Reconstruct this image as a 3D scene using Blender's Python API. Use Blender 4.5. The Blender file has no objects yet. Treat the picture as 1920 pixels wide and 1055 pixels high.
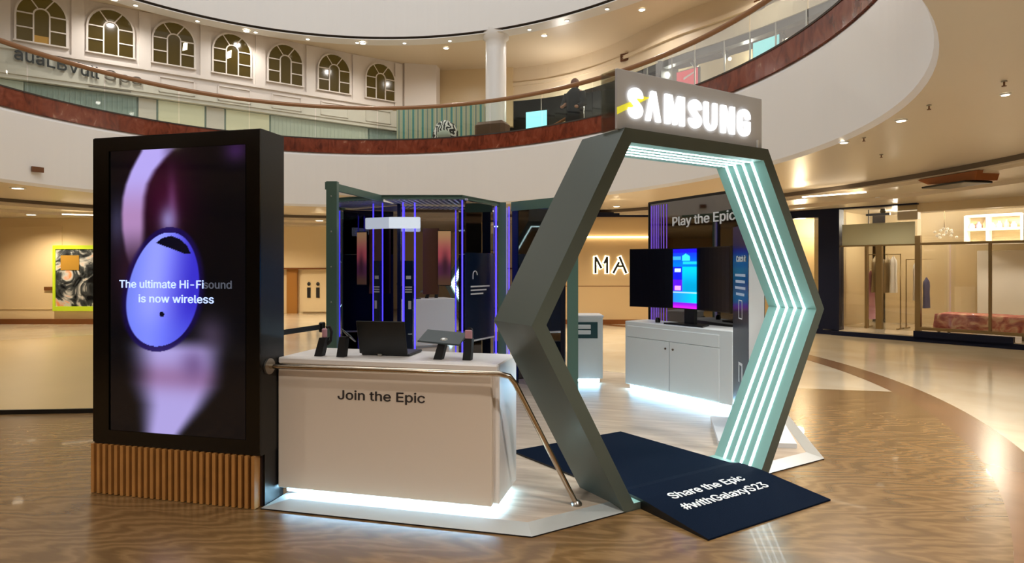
import bpy, bmesh, math, random
from math import sin, cos, pi, radians, sqrt, atan2, hypot
from mathutils import Vector, Matrix

random.seed(7)
S = bpy.context.scene
C = S.collection

# ---------------------------------------------------------------- camera
CAM_H = 1.55
FPX = 1175.0
cam = bpy.data.cameras.new('camera')
cam.sensor_width = 36.0
cam.lens = 36.0 * FPX / 1920.0
cam.shift_y = -27.5 / 1920.0
cam.clip_end = 200
cam_o = bpy.data.objects.new('camera', cam)
cam_o.location = (0, 0, CAM_H)
cam_o.rotation_euler = (pi / 2, 0, 0.2391)
C.objects.link(cam_o)
S.camera = cam_o

# ---------------------------------------------------------------- view, world, fill light
S.view_settings.view_transform = 'Standard'
S.view_settings.look = 'None'
S.view_settings.exposure = 0.25
S.view_settings.gamma = 1.0
W = bpy.data.worlds.new('world')
S.world = W
W.use_nodes = True
W.node_tree.nodes['Background'].inputs[0].default_value = (1.0, 0.93, 0.85, 1)
W.node_tree.nodes['Background'].inputs[1].default_value = 0.23


def lamp(name, kind, loc, energy, color, size=0.1, rot=(0, 0, 0), spot=None, parent=None):
    l = bpy.data.lights.new(name, kind)
    l.energy = energy
    l.color = color
    if kind == 'AREA':
        l.shape = 'DISK'
        l.size = size
    elif kind == 'SPOT':
        l.spot_size = spot or radians(130)
        l.spot_blend = 0.7
        l.shadow_soft_size = size
    else:
        l.shadow_soft_size = size
    o = bpy.data.objects.new(name, l)
    o.location = loc
    o.rotation_euler = rot
    C.objects.link(o)
    if parent:
        o.parent = parent
    return o


WARM = (1.0, 0.84, 0.62)
NEUT = (1.0, 0.94, 0.87)
# added fill light high above the open atrium, out of view
lamp('atrium_fill', 'AREA', (-5, 7.5, 13.0), 640, (0.94, 0.97, 1.0), 11.0)


# ---------------------------------------------------------------- helpers: colour and material
def lin(c):
    def f(v):
        v = v / 255.0
        return v / 12.92 if v <= 0.04045 else ((v + 0.055) / 1.055) ** 2.4
    return (f(c[0]), f(c[1]), f(c[2]), 1.0)


M = {}


def mat(name, col, rough=0.5, metal=0.0, emit=None, es=0.0, spec=0.5, coat=0.0, bump=0.0, bscale=200.0, vary=0.0, vscale=3.0):
    m = bpy.data.materials.new(name)
    m.use_nodes = True
    nt = m.node_tree
    b = nt.nodes['Principled BSDF']
    b.inputs['Base Color'].default_value = lin(col)
    b.inputs['Roughness'].default_value = rough
    b.inputs['Metallic'].default_value = metal
    b.inputs['Specular IOR Level'].default_value = spec
    b.inputs['Coat Weight'].default_value = coat
    if emit:
        b.inputs['Emission Color'].default_value = lin(emit)
        b.inputs['Emission Strength'].default_value = es
    if vary or bump:
        tc = nt.nodes.new('ShaderNodeTexCoord')
        nz = nt.nodes.new('ShaderNodeTexNoise')
        nz.inputs['Scale'].default_value = vscale
        nz.inputs['Detail'].default_value = 4
        nt.links.new(tc.outputs['Object'], nz.inputs['Vector'])
        if vary:
            mx = nt.nodes.new('ShaderNodeMix')
            mx.data_type = 'RGBA'
            c = lin(col)
            mx.inputs[6].default_value = tuple(min(1, v * (1 - vary)) for v in c[:3]) + (1,)
            mx.inputs[7].default_value = tuple(min(1, v * (1 + vary)) for v in c[:3]) + (1,)
            nt.links.new(nz.outputs['Fac'], mx.inputs[0])
            nt.links.new(mx.outputs[2], b.inputs['Base Color'])
        if bump:
            n2 = nt.nodes.new('ShaderNodeTexNoise')
            n2.inputs['Scale'].default_value = bscale
            nt.links.new(tc.outputs['Object'], n2.inputs['Vector'])
            bp = nt.nodes.new('ShaderNodeBump')
            bp.inputs['Strength'].default_value = bump
            bp.inputs['Distance'].default_value = 0.01
            nt.links.new(n2.outputs['Fac'], bp.inputs['Height'])
            nt.links.new(bp.outputs['Normal'], b.inputs['Normal'])
    M[name] = m
    return m


def mat_ramp(name, kind, scale, stops, rough=0.4, stretch=(1, 1, 1), rot=0.0, dist=2.0, detail=3.0, spec=0.5, coat=0.0, bump=0.0, band='X'):
    """procedural pattern (wave or noise) through a colour ramp"""
    m = bpy.data.materials.new(name)
    m.use_nodes = True
    nt = m.node_tree
    b = nt.nodes['Principled BSDF']
    b.inputs['Roughness'].default_value = rough
    b.inputs['Specular IOR Level'].default_value = spec
    b.inputs['Coat Weight'].default_value = coat
    tc = nt.nodes.new('ShaderNodeTexCoord')
    mp = nt.nodes.new('ShaderNodeMapping')
    mp.inputs['Scale'].default_value = stretch
    mp.inputs['Rotation'].default_value = (0, 0, rot)
    nt.links.new(tc.outputs['Object'], mp.inputs['Vector'])
    if kind == 'wave':
        t = nt.nodes.new('ShaderNodeTexWave')
        t.bands_direction = band
        t.inputs['Distortion'].default_value = dist
        t.inputs['Detail'].default_value = detail
        t.inputs['Detail Scale'].default_value = 1.2
    else:
        t = nt.nodes.new('ShaderNodeTexNoise')
        t.inputs['Distortion'].default_value = dist
        t.inputs['Detail'].default_value = detail
    t.inputs['Scale'].default_value = scale
    nt.links.new(mp.outputs['Vector'], t.inputs['Vector'])
    r = nt.nodes.new('ShaderNodeValToRGB')
    els = r.color_ramp.elements
    els[0].position, els[0].color = stops[0][0], lin(stops[0][1])
    els[1].position, els[1].color = stops[-1][0], lin(stops[-1][1])
    for p, c in stops[1:-1]:
        e = els.new(p)
        e.color = lin(c)
    nt.links.new(t.outputs['Fac'], r.inputs['Fac'])
    nt.links.new(r.outputs['Color'], b.inputs['Base Color'])
    if bump:
        bp = nt.nodes.new('ShaderNodeBump')
        bp.inputs['Strength'].default_value = bump
        bp.inputs['Distance'].default_value = 0.004
        nt.links.new(t.outputs['Fac'], bp.inputs['Height'])
        nt.links.new(bp.outputs['Normal'], b.inputs['Normal'])
    M[name] = m
    return m


def mat_emit(name, col, s):
    m = bpy.data.materials.new(name)
    m.use_nodes = True
    nt = m.node_tree
    nt.nodes.clear()
    e = nt.nodes.new('ShaderNodeEmission')
    e.inputs[0].default_value = lin(col)
    e.inputs[1].default_value = s
    o = nt.nodes.new('ShaderNodeOutputMaterial')
    nt.links.new(e.outputs[0], o.inputs[0])
    M[name] = m
    return m


def mat_glass(name, tint, clear=0.88, rough=0.02):
    """thin clear sheet: see-through tint plus a mirror-like gloss at grazing angles"""
    m = bpy.data.materials.new(name)
    m.use_nodes = True
    nt = m.node_tree
    nt.nodes.clear()
    tr = nt.nodes.new('ShaderNodeBsdfTransparent')
    tr.inputs[0].default_value = lin(tint)
    gl = nt.nodes.new('ShaderNodeBsdfGlossy')
    gl.inputs['Roughness'].default_value = rough
    lw = nt.nodes.new('ShaderNodeLayerWeight')
    lw.inputs[0].default_value = 0.25
    mt = nt.nodes.new('ShaderNodeMath')
    mt.operation = 'MULTIPLY_ADD'
    mt.inputs[1].default_value = 0.5
    mt.inputs[2].default_value = 1 - clear - 0.05
    nt.links.new(lw.outputs['Fresnel'], mt.inputs[0])
    mx = nt.nodes.new('ShaderNodeMixShader')
    nt.links.new(mt.outputs[0], mx.inputs[0])
    nt.links.new(tr.outputs[0], mx.inputs[1])
    nt.links.new(gl.outputs[0], mx.inputs[2])
    o = nt.nodes.new('ShaderNodeOutputMaterial')
    nt.links.new(mx.outputs[0], o.inputs[0])
    M[name] = m
    return m


def mat_picture(name, strength, rough=0.08, spec=0.5, emissive=True):
    """a screen or print whose picture is held in the colour attribute 'pic'"""
    m = bpy.data.materials.new(name)
    m.use_nodes = True
    nt = m.node_tree
    b = nt.nodes['Principled BSDF']
    at = nt.nodes.new('ShaderNodeAttribute')
    at.attribute_name = 'pic'
    b.inputs['Roughness'].default_value = rough
    b.inputs['Specular IOR Level'].default_value = spec
    if emissive:
        b.inputs['Base Color'].default_value = (0.004, 0.004, 0.005, 1)
        nt.links.new(at.outputs['Color'], b.inputs['Emission Color'])
        b.inputs['Emission Strength'].default_value = strength
    else:
        nt.links.new(at.outputs['Color'], b.inputs['Base Color'])
    M[name] = m
    return m


# ---------------------------------------------------------------- helpers: mesh building
class MB:
    def __init__(self):
        self.v, self.f, self.smooth = [], [], []

    def add(self, vs, fs, smooth=False):
        n = len(self.v)
        self.v += [tuple(p) for p in vs]
        self.f += [tuple(i + n for i in f) for f in fs]
        self.smooth += [smooth] * len(fs)
        return self

    def box(self, c, s, rz=0.0, bev=0.0):
        hx, hy, hz = s[0] / 2, s[1] / 2, s[2] / 2
        if bev > 0:
            b = min(bev, hx * .9, hy * .9, hz * .9)
            pts = []
            for sx in (-1, 1):
                for sy in (-1, 1):
                    for sz in (-1, 1):
                        pts += [(sx * (hx - b), sy * (hy - b), sz * hz), (sx * (hx - b), sy * hy, sz * (hz - b)), (sx * hx, sy * (hy - b), sz * (hz - b))]
            bm = bmesh.new()
            for p in pts:
                bm.verts.new(p)
            bmesh.ops.convex_hull(bm, input=bm.verts)
            bm.verts.index_update()
            pts = [v.co.copy() for v in bm.verts]
            fs = [[v.index for v in f.verts] for f in bm.faces]
            bm.free()
        else:
            pts = [(sx * hx, sy * hy, sz * hz) for sz in (-1, 1) for sx, sy in ((-1, -1), (1, -1), (1, 1), (-1, 1))]
            fs = [(3, 2, 1, 0), (4, 5, 6, 7), (0, 1, 5, 4), (1, 2, 6, 5), (2, 3, 7, 6), (3, 0, 4, 7)]
        k, sn = cos(rz), sin(rz)
        return self.add([(c[0] + p[0] * k - p[1] * sn, c[1] + p[0] * sn + p[1] * k, c[2] + p[2]) for p in pts], fs)

    def prism(self, poly, z0, z1):
        n = len(poly)
        a = sum(poly[i][0] * poly[(i + 1) % n][1] - poly[(i + 1) % n][0] * poly[i][1] for i in range(n))
        if a < 0:
            poly = poly[::-1]
        vs = [(p[0], p[1], z0) for p in poly] + [(p[0], p[1], z1) for p in poly]
        fs = [tuple(range(n - 1, -1, -1)), tuple(range(n, 2 * n))] + [(i, (i + 1) % n, n + (i + 1) % n, n + i) for i in range(n)]
        return self.add(vs, fs)

    def slab(self, poly, o, ax, ay, az, t):
        """extrude a 2-D polygon lying on origin o, axes ax, ay, by t along az"""
        o, ax, ay, az = Vector(o), Vector(ax), Vector(ay), Vector(az)
        n = len(poly)
        a = sum(poly[i][0] * poly[(i + 1) % n][1] - poly[(i + 1) % n][0] * poly[i][1] for i in range(n))
        if (a < 0) != (ax.cross(ay).dot(az) < 0):
            poly = poly[::-1]
        b = [o + ax * p[0] + ay * p[1] for p in poly]
        vs = b + [p + az * t for p in b]
        fs = [tuple(range(n - 1, -1, -1)), tuple(range(n, 2 * n))] + [(i, (i + 1) % n, n + (i + 1) % n, n + i) for i in range(n)]
        return self.add(vs, fs)

    def wall(self, p0, p1, z0, z1, t=0.1):
        """upright slab from p0 to p1, thickness t to the left of the way p0 -> p1"""
        d = Vector((p1[0] - p0[0], p1[1] - p0[1]))
        n = Vector((-d.y, d.x)).normalized() * t
        return self.prism([p0, p1, (p1[0] + n.x, p1[1] + n.y), (p0[0] + n.x, p0[1] + n.y)], z0, z1)

    def tube(self, path, r, n=12, caps=True, closed=False):
        path = [Vector(p) for p in path]
        m = len(path)
        rs = r if isinstance(r, (list, tuple)) else [r] * m
        vs, fs = [], []
        up = None
        for i, p in enumerate(path):
            if closed:
                t = (path[(i + 1) % m] - path[i - 1]).normalized()
            elif i == 0:
                t = (path[1] - p).normalized()
            elif i == m - 1:
                t = (p - path[-2]).normalized()
            else:
                t = ((path[i + 1] - p).normalized() + (p - path[i - 1]).normalized()).normalized()
            if up is None:
                up = Vector((0, 0, 1)) if abs(t.z) < 0.9 else Vector((1, 0, 0))
            a = t.cross(up).normalized()
            b = a.cross(t).normalized()
            up = b
            for k in range(n):
                w = 2 * pi * k / n
                vs.append(p + a * cos(w) * rs[i] + b * sin(w) * rs[i])
        last = m if closed else m - 1
        for i in range(last):
            for k in range(n):
                j = (i + 1) % m
                fs.append((i * n + k, i * n + (k + 1) % n, j * n + (k + 1) % n, j * n + k))
        self.add(vs, fs, True)
        if caps and not closed:
            self.add([vs[k] for k in range(n)], [tuple(range(n - 1, -1, -1))])
            self.add([vs[(m - 1) * n + k] for k in range(n)], [tuple(range(n))])
        return self

    def lathe(self, prof, c=(0, 0, 0), n=24, sx=1.0, sy=1.0, smooth=True):
        vs, fs = [], []
        for r, z in prof:
            for k in range(n):
                w = 2 * pi * k / n
                vs.append((c[0] + r * cos(w) * sx, c[1] + r * sin(w) * sy, c[2] + z))
        for i in range(len(prof) - 1):
            for k in range(n):
                fs.append((i * n + k, i * n + (k + 1) % n, (i + 1) * n + (k + 1) % n, (i + 1) * n + k))
        self.add(vs, fs, smooth)
        m = len(prof)
        self.add([vs[k] for k in range(n)], [tuple(range(n - 1, -1, -1))])
        self.add([vs[(m - 1) * n + k] for k in range(n)], [tuple(range(n))])
        return self

    def ball(self, c, r, n=16, m=10):
        rx, ry, rz = r if isinstance(r, (list, tuple)) else (r, r, r)
        prof = [(max(1e-4, sin(pi * i / m)), -cos(pi * i / m)) for i in range(m + 1)]
        vs, fs = [], []
        for q, z in prof:
            for k in range(n):
                w = 2 * pi * k / n
                vs.append((c[0] + rx * q * cos(w), c[1] + ry * q * sin(w), c[2] + rz * z))
        for i in range(m):
            for k in range(n):
                fs.append((i * n + k, i * n + (k + 1) % n, (i + 1) * n + (k + 1) % n, (i + 1) * n + k))
        return self.add(vs, fs, True)

    def xf(self, mtx):
        self.v = [tuple(mtx @ Vector(p)) for p in self.v]
        return self

    def build(self, name, m=None, parent=None, loc=None, rotz=0.0):
        me = bpy.data.meshes.new(name)
        me.from_pydata(self.v, [], self.f)
        me.update()
        me.polygons.foreach_set('use_smooth', self.smooth)
        o = bpy.data.objects.new(name, me)
        C.objects.link(o)
        if m:
            me.materials.append(M[m] if isinstance(m, str) else m)
        if parent:
            o.parent = parent
        if loc is not None:
            o.location = loc
            o.rotation_euler = (0, 0, rotz)
        return o


def thing(name, label, cat, loc=(0, 0, 0), rotz=0.0, group=None):
    o = bpy.data.objects.new(name, None)
    o.empty_display_size = 0.1
    C.objects.link(o)
    o.location = loc
    o.rotation_euler = (0, 0, rotz)
    o['label'] = label
    o['category'] = cat
    if group:
        o['group'] = group
    return o


def tag(o, label, cat, group=None, kind=None):
    o['label'] = label
    o['category'] = cat
    if group:
        o['group'] = group
    if kind:
        o['kind'] = kind
    return o


def struct(o, label=None):
    o['kind'] = 'structure'
    if label:
        o['label'] = label
    return o


def dup(o, loc=None, rotz=None, parent=None):
    c = o.copy()
    C.objects.link(c)
    if loc is not None:
        c.location = loc
    if rotz is not None:
        c.rotation_euler = (0, 0, rotz)
    if parent is not None:
        c.parent = parent
    for ch in list(o.children):
        dup(ch, parent=c)
    return c


try:                                    # Blender's own interface face, else its built-in default
    import os
    FONT = bpy.data.fonts.load(os.path.join(bpy.utils.resource_path('LOCAL'), 'datafiles', 'fonts', 'Inter.woff2'))
except Exception:
    FONT = None


def text_mb(body, box, o, ax, ay, depth=0.004, bold=0.0, fit=True, align='L'):
    """lettering as a mesh: fits `body` in box (w, h of capitals) on the plane o, ax, ay"""
    cu = bpy.data.curves.new('tmp', 'FONT')
    cu.body = body
    if FONT:
        cu.font = FONT
    cu.size = 1.0
    cu.offset = 0.0 if FONT else bold
    cu.extrude = 0.5
    cu.resolution_u = 4
    cu.space_line = 1.0
    ob = bpy.data.objects.new('tmp', cu)
    C.objects.link(ob)
    dg = bpy.context.evaluated_depsgraph_get()
    me = bpy.data.meshes.new_from_object(ob.evaluated_get(dg))
    vs = [v.co.copy() for v in me.vertices]
    fs = [tuple(p.vertices) for p in me.polygons]
    bpy.data.objects.remove(ob)
    bpy.data.curves.remove(cu)
    bpy.data.meshes.remove(me)
    x0, x1 = min(v.x for v in vs), max(v.x for v in vs)
    sx = box[0] / (x1 - x0)
    cap = 0.727 + (0 if FONT else 2 * bold)
    lift = 0 if FONT else bold
    sy = box[1] / cap
    ax, ay = Vector(ax).normalized(), Vector(ay).normalized()
    az = ax.cross(ay)
    mb = MB()
    shifts = [(0, 0)]
    if FONT and bold > 0:           # heavier face: the same outlines laid again a hair to each side
        shifts += [(bold, 0), (-bold, 0), (0, bold * .8), (0, -bold * .8)]
    for q, (du, dv) in enumerate(shifts):
        mb.add([Vector(o) + ax * ((v.x - x0 + du) * sx) + ay * ((v.y + lift + dv) * sy) + az * ((v.z + 0.5) * depth * (1 - 0.06 * q)) for v in vs], fs)
    return mb


def ribbon(mb, pts, half, o, ax, ay, az, t):
    """a thick pen stroke along 2-D points, extruded by t"""
    o, ax, ay, az = Vector(o), Vector(ax), Vector(ay), Vector(az)
    L, Rr = [], []
    for i, p in enumerate(pts):
        a = Vector(pts[max(0, i - 1)])
        c_ = Vector(pts[min(len(pts) - 1, i + 1)])
        d = (c_ - a).normalized()
        nn = Vector((-d.y, d.x))
        L.append(Vector(p) + nn * half)
        Rr.append(Vector(p) - nn * half)
    vs = []
    for l_, r_ in zip(L, Rr):
        for q in (l_, r_):
            b0 = o + ax * q.x + ay * q.y
            vs += [b0, b0 + az * t]
    fs = []
    for i in range(len(pts) - 1):
        k = 4 * i
        fs += [(k, k + 2, k + 6, k + 4), (k + 1, k + 5, k + 7, k + 3), (k, k + 4, k + 5, k + 1), (k + 2, k + 3, k + 7, k + 6)]
    fs += [(0, 1, 3, 2), (4 * len(pts) - 4, 4 * len(pts) - 2, 4 * len(pts) - 1, 4 * len(pts) - 3)]
    return mb.add(vs, fs)


def picture(name, w, h, nx, ny, fn, m, o, ax, ay, parent=None):
    """a flat display whose picture is computed by fn(u, v), v down from the top"""
    ax, ay = Vector(ax).normalized() * w, Vector(ay).normalized() * h
    o = Vector(o)
    vs = [o + ax * (i / nx) + ay * (j / ny) for j in range(ny + 1) for i in range(nx + 1)]
    fs = [(j * (nx + 1) + i, j * (nx + 1) + i + 1, (j + 1) * (nx + 1) + i + 1, (j + 1) * (nx + 1) + i) for j in range(ny) for i in range(nx)]
    me = bpy.data.meshes.new(name)
    me.from_pydata([tuple(v) for v in vs], [], fs)
    at = me.color_attributes.new('pic', 'FLOAT_COLOR', 'POINT')
    for j in range(ny + 1):
        for i in range(nx + 1):
            at.data[j * (nx + 1) + i].color = lin(fn(i / nx, 1 - j / ny))
    me.materials.append(M[m])
    ob = bpy.data.objects.new(name, me)
    C.objects.link(ob)
    if parent:
        ob.parent = parent
    return ob


def sm(a, b, x):
    t = max(0.0, min(1.0, (x - a) / (b - a))) if a != b else float(x > a)
    return t * t * (3 - 2 * t)


def mixc(a, b, t):
    return tuple(a[i] + (b[i] - a[i]) * t for i in range(3))


def interp(pts, x):
    if x <= pts[0][0]:
        return pts[0][1]
    for (x0, y0), (x1, y1) in zip(pts, pts[1:]):
        if x <= x1:
            return y0 + (y1 - y0) * (x - x0) / (x1 - x0)
    return pts[-1][1]


# ---------------------------------------------------------------- materials
mat('plaster', (226, 214, 196), 0.6)
mat('fascia_white', (236, 232, 227), 0.35, vary=0.02, vscale=0.6)
mat('ceiling_cream', (226, 208, 180), 0.45)
mat('soffit_gloss', (206, 193, 172), 0.33)
mat('wall_beige', (222, 198, 156), 0.35)
mat('wall_sand', (204, 176, 132), 0.4)
mat('cream_panel', (226, 205, 165), 0.35)
mat('spa_white', (226, 216, 206), 0.5)
mat('dark_line', (60, 50, 40), 0.6)
mat('reveal', (92, 80, 68), 0.6)
mat('navy_frame', (3, 13, 42), 0.4, spec=0.25)
mat('black', (8, 8, 9), 0.35)
mat('black_matt', (10, 10, 12), 0.7)
mat('tower_black', (7, 8, 9), 0.28)
mat('bezel', (3, 3, 4), 0.2)
mat('rail_bronze', (150, 108, 74), 0.35, 0.3)
mat('rail_steel', (196, 180, 160), 0.18, 1.0)
mat('steel', (180, 178, 172), 0.3, 1.0)
mat('brass', (150, 128, 88), 0.3, 0.8)
mat('arch_green', (88, 97, 89), 0.38, 0.25, vary=0.06, vscale=2.0)
mat('arch_green_lit', (140, 184, 176), 0.5)  # the arch metal again, lightened so its colour carries the LED glow
mat('frame_green', (98, 130, 118), 0.4, 0.2)
mat('counter_white', (236, 230, 224), 0.35)
mat('counter_beige', (224, 208, 190), 0.4)
mat('cabinet_white', (226, 232, 234), 0.35)
mat('trim_alu', (202, 206, 204), 0.3, 0.35)
mat('carpet_navy', (3, 19, 40), 0.95, bump=0.6, bscale=500, spec=0.1)
mat('letter_white', (240, 242, 242), 0.5)
mat('letter_dark', (52, 46, 44), 0.5)
mat('letter_black', (24, 24, 26), 0.4)
mat('navy_panel', (8, 30, 56), 0.25)
mat('slot_teal', (18, 70, 76), 0.4)
mat('mirror', (205, 205, 212), 0.015, 1.0)
mat('mirror_dark', (120, 118, 116), 0.03, 1.0)
mat('sign_grey', (212, 214, 218), 0.3, 0.0)
mat('skirting', (120, 72, 36), 0.25)
mat('lime', (176, 196, 34), 0.4, emit=(176, 196, 34), es=0.25)
mat('gold_post', (164, 112, 48), 0.4)
mat('plaque', (112, 68, 34), 0.4)
mat('pink_tip', (196, 148, 160), 0.4)
mat('white_plate', (232, 236, 240), 0.35)
mat('tile_stage', (178, 152, 104), 0.35, vary=0.10, vscale=0.8)
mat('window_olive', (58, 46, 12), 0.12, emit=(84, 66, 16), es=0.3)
mat('window_amber', (150, 112, 44), 0.2, emit=(150, 112, 44), es=0.3)
mat('frost_teal', (182, 186, 172), 0.4, emit=(170, 176, 162), es=0.12)
mat('frost_sand', (176, 176, 150), 0.4)
mat('frost_teal_dark', (156, 172, 166), 0.4)
mat('frost_lemon', (216, 208, 180), 0.4, emit=(212, 210, 176), es=0.15)
mat('shop_dark', (30, 32, 30), 0.5)
mat('shop_tan', (206, 186, 148), 0.5)
mat('cloth_pink', (216, 160, 190), 0.8)
mat('cloth_grey', (150, 144, 136), 0.8)
mat('cloth_taupe', (176, 158, 128), 0.8)
mat('cloth_blue', (70, 72, 110), 0.8)
mat('cloth_white', (226, 222, 214), 0.8)
mat('robe_black', (10, 12, 18), 0.8)
mat('skin', (170, 124, 98), 0.55)
mat('zebra_w', (235, 232, 226), 0.6)
mat('planter_brown', (112, 78, 58), 0.5)
mat('wood_a', (176, 122, 62), 0.45, vary=0.25, vscale=9)
mat('wood_dark', (34, 12, 8), 0.6)
mat('hatch_brown', (150, 88, 44), 0.5)
mat('screen_off', (4, 6, 20), 0.3, spec=0.2)
mat('plastic_dark', (14, 18, 20), 0.4)
mat('tablet_back', (34, 48, 50), 0.35)
mat('belt_black', (22, 14, 10), 0.6)
mat('lamp_glass', (250, 240, 220), 0.4, emit=(255, 236, 205), es=6.0)
mat('led_white', (250, 255, 255), 0.4, emit=(232, 250, 255), es=9.0)
mat('led_plinth', (250, 255, 255), 0.4, emit=(160, 216, 255), es=38.0)
mat('led_blue', (70, 60, 255), 0.4, emit=(80, 66, 255), es=1.6)
mat('led_violet', (120, 90, 220), 0.4, emit=(126, 84, 214), es=0.5)
mat('led_warm', (255, 240, 205), 0.4, emit=(255, 232, 190), es=5.0)
mat('sign_letter', (255, 255, 255), 0.4, emit=(255, 255, 255), es=1.5)
mat('halo', (255, 250, 220), 0.4, emit=(255, 246, 214), es=2.0)
mat('reflection_glow', (235, 242, 250), 0.4, emit=(225, 238, 250), es=0.55)
mat('yellow_strip', (232, 224, 60), 0.4, emit=(232, 224, 60), es=0.5)
mat('cyan_screen', (150, 230, 240), 0.3, emit=(138, 226, 238), es=1.0)
mat('red_screen', (226, 60, 84), 0.3, emit=(226, 60, 84), es=0.7)
mat('screen_text', (190, 212, 255), 0.4, emit=(186, 208, 255), es=0.9)
mat('screen_text_dim', (90, 96, 110), 0.4, emit=(84, 90, 104), es=0.55)
mat('bead_white', (255, 250, 240), 0.4, emit=(255, 244, 222), es=0.3)
mat_glass('glass', (242, 246, 241), 0.94)
mat_glass('shop_glass', (246, 244, 236), 0.90)
mat_glass('acrylic', (236, 236, 230), 0.88)
mat_picture('pic_screen', 1.0)
mat_picture('pic_monitor', 1.2)
mat_picture('pic_reflection', 0.5, 0.3, 0.4, True)
mat_ramp('floor_wood', 'wave', 1.5, [(0.0, (104, 78, 46)), (0.3, (124, 95, 58)), (0.7, (134, 104, 66)), (1.0, (112, 84, 50))], rough=0.27, stretch=(0.5, 1.8, 1), rot=0.5, dist=12, detail=7, coat=0.1)
mat_ramp('platform_wood', 'noise', 2.0, [(0.3, (176, 158, 138)), (0.7, (208, 192, 172))], rough=0.38, stretch=(1, 8, 1), rot=0.785, dist=0.6, detail=5)
mat_ramp('marble_cream', 'noise', 0.8, [(0.3, (204, 188, 160)), (0.7, (220, 208, 184))], rough=0.12, dist=1.0, detail=4)
mat_ramp('marble_band', 'noise', 1.4, [(0.3, (112, 80, 54)), (0.7, (132, 96, 66))], rough=0.24, dist=1.0, detail=4)
mat_ramp('zebra', 'wave', 3.6, [(0.42, (16, 15, 15)), (0.5, (240, 236, 230))], rough=0.6, dist=11.0, detail=1.0, stretch=(1, 1, 1.4))
mat_ramp('stripes', 'wave', 0.55, [(0.0, (30, 110, 116)), (0.18, (140, 160, 132)), (0.4, (176, 168, 128)), (0.62, (120, 140, 140)), (0.8, (186, 176, 140)), (1.0, (96, 116, 112))], rough=0.5, dist=0.0, detail=0.0, stretch=(1.9, 0.0, 0.0))
mat_ramp('floral', 'noise', 5.0, [(0.38, (150, 60, 56)), (0.5, (196, 120, 104)), (0.62, (222, 184, 160))], rough=0.8, dist=1.0, detail=5)
mat_ramp('poster', 'noise', 1.6, [(0.36, (16, 18, 22)), (0.48, (70, 74, 76)), (0.56, (196, 196, 192)), (0.66, (232, 150, 96))], rough=0.15, dist=2.0, detail=3)


def marble_red():
    m = bpy.data.materials.new('marble_red')
    m.use_nodes = True
    nt = m.node_tree
    b = nt.nodes['Principled BSDF']
    b.inputs['Roughness'].default_value = 0.18
    tc = nt.nodes.new('ShaderNodeTexCoord')
    gr = nt.nodes.new('ShaderNodeTexGradient')
    gr.gradient_type = 'RADIAL'
    nt.links.new(tc.outputs['Object'], gr.inputs['Vector'])
    mu = nt.nodes.new('ShaderNodeMath')
    mu.operation = 'MULTIPLY'
    mu.inputs[1].default_value = 46
    nt.links.new(gr.outputs['Fac'], mu.inputs[0])
    fl = nt.nodes.new('ShaderNodeMath')
    fl.operation = 'FLOOR'
    nt.links.new(mu.outputs[0], fl.inputs[0])
    wn = nt.nodes.new('ShaderNodeTexWhiteNoise')
    wn.noise_dimensions = '1D'
    nt.links.new(fl.outputs[0], wn.inputs['W'])
    nz = nt.nodes.new('ShaderNodeTexNoise')
    nz.inputs['Scale'].default_value = 3.0
    nz.inputs['Detail'].default_value = 8
    nz.inputs['Distortion'].default_value = 1.5
    mp = nt.nodes.new('ShaderNodeMapping')
    mp.inputs['Scale'].default_value = (1.6, 1.6, 0.9)
    nt.links.new(tc.outputs['Object'], mp.inputs[0])
    nt.links.new(mp.outputs[0], nz.inputs['Vector'])
    ad = nt.nodes.new('ShaderNodeMath')
    ad.operation = 'MULTIPLY_ADD'
    ad.inputs[1].default_value = 0.12
    nt.links.new(wn.outputs['Value'], ad.inputs[0])
    nt.links.new(nz.outputs['Fac'], ad.inputs[2])
    r = nt.nodes.new('ShaderNodeValToRGB')
    e = r.color_ramp.elements
    e[0].position, e[0].color = 0.34, lin((84, 34, 20))
    e[1].position, e[1].color = 0.86, lin((190, 146, 120))
    e2 = e.new(0.58)
    e2.color = lin((124, 56, 34))
    e3 = e.new(0.74)
    e3.color = lin((134, 70, 48))
    nt.links.new(ad.outputs[0], r.inputs[0])
    nt.links.new(r.outputs[0], b.inputs['Base Color'])
    M['marble_red'] = m


marble_red()

# ---------------------------------------------------------------- the atrium: an oval ring of balconies
RC = (-5.0, 8.0)


def ring_r(a):
    return 6.947 + 0.277 * cos(a) + 0.251 * sin(a) + 0.004 * cos(2 * a) - 0.547 * sin(2 * a)


def rp(deg, off, z=None):
    a = radians(deg)
    r = ring_r(a) + off
    p = (RC[0] + r * cos(a), RC[1] + r * sin(a))
    return p if z is None else (p[0], p[1], z)


NR = 180


def ring_strip(rows, a0=0.0, a1=360.0, n=NR):
    """rows: list of (offset from the oval, height); a skin swept round the oval"""
    mb = MB()
    full = abs(a1 - a0 - 360) < 1e-6
    m = n if full else n + 1
    vs = []
    for i in range(m):
        a = a0 + (a1 - a0) * i / n
        for off, z in rows:
            p = rp(a, off)
            vs.append((p[0] - RC[0], p[1] - RC[1], z))
    k = len(rows)
    fs = []
    for i in range(n):
        j = (i + 1) % m
        for q in range(k - 1):
            fs.append((i * k + q, j * k + q, j * k + q + 1, i * k + q + 1))
    mb.add(vs, fs, False)
    return mb


def ring_build(name, rows, m, a0=0.0, a1=360.0, n=NR, smooth=True):
    o = ring_strip(rows, a0, a1, n).build(name, m, None, (RC[0], RC[1], 0))
    if smooth:
        o.data.polygons.foreach_set('use_smooth', [False] * len(o.data.polygons))
    return o


# floors
fl = MB()
fl.box((-3, 10, -0.1), (48, 44, 0.2))
struct(fl.build('floor', 'marble_cream'), 'glossy cream marble mall floor')


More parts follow.
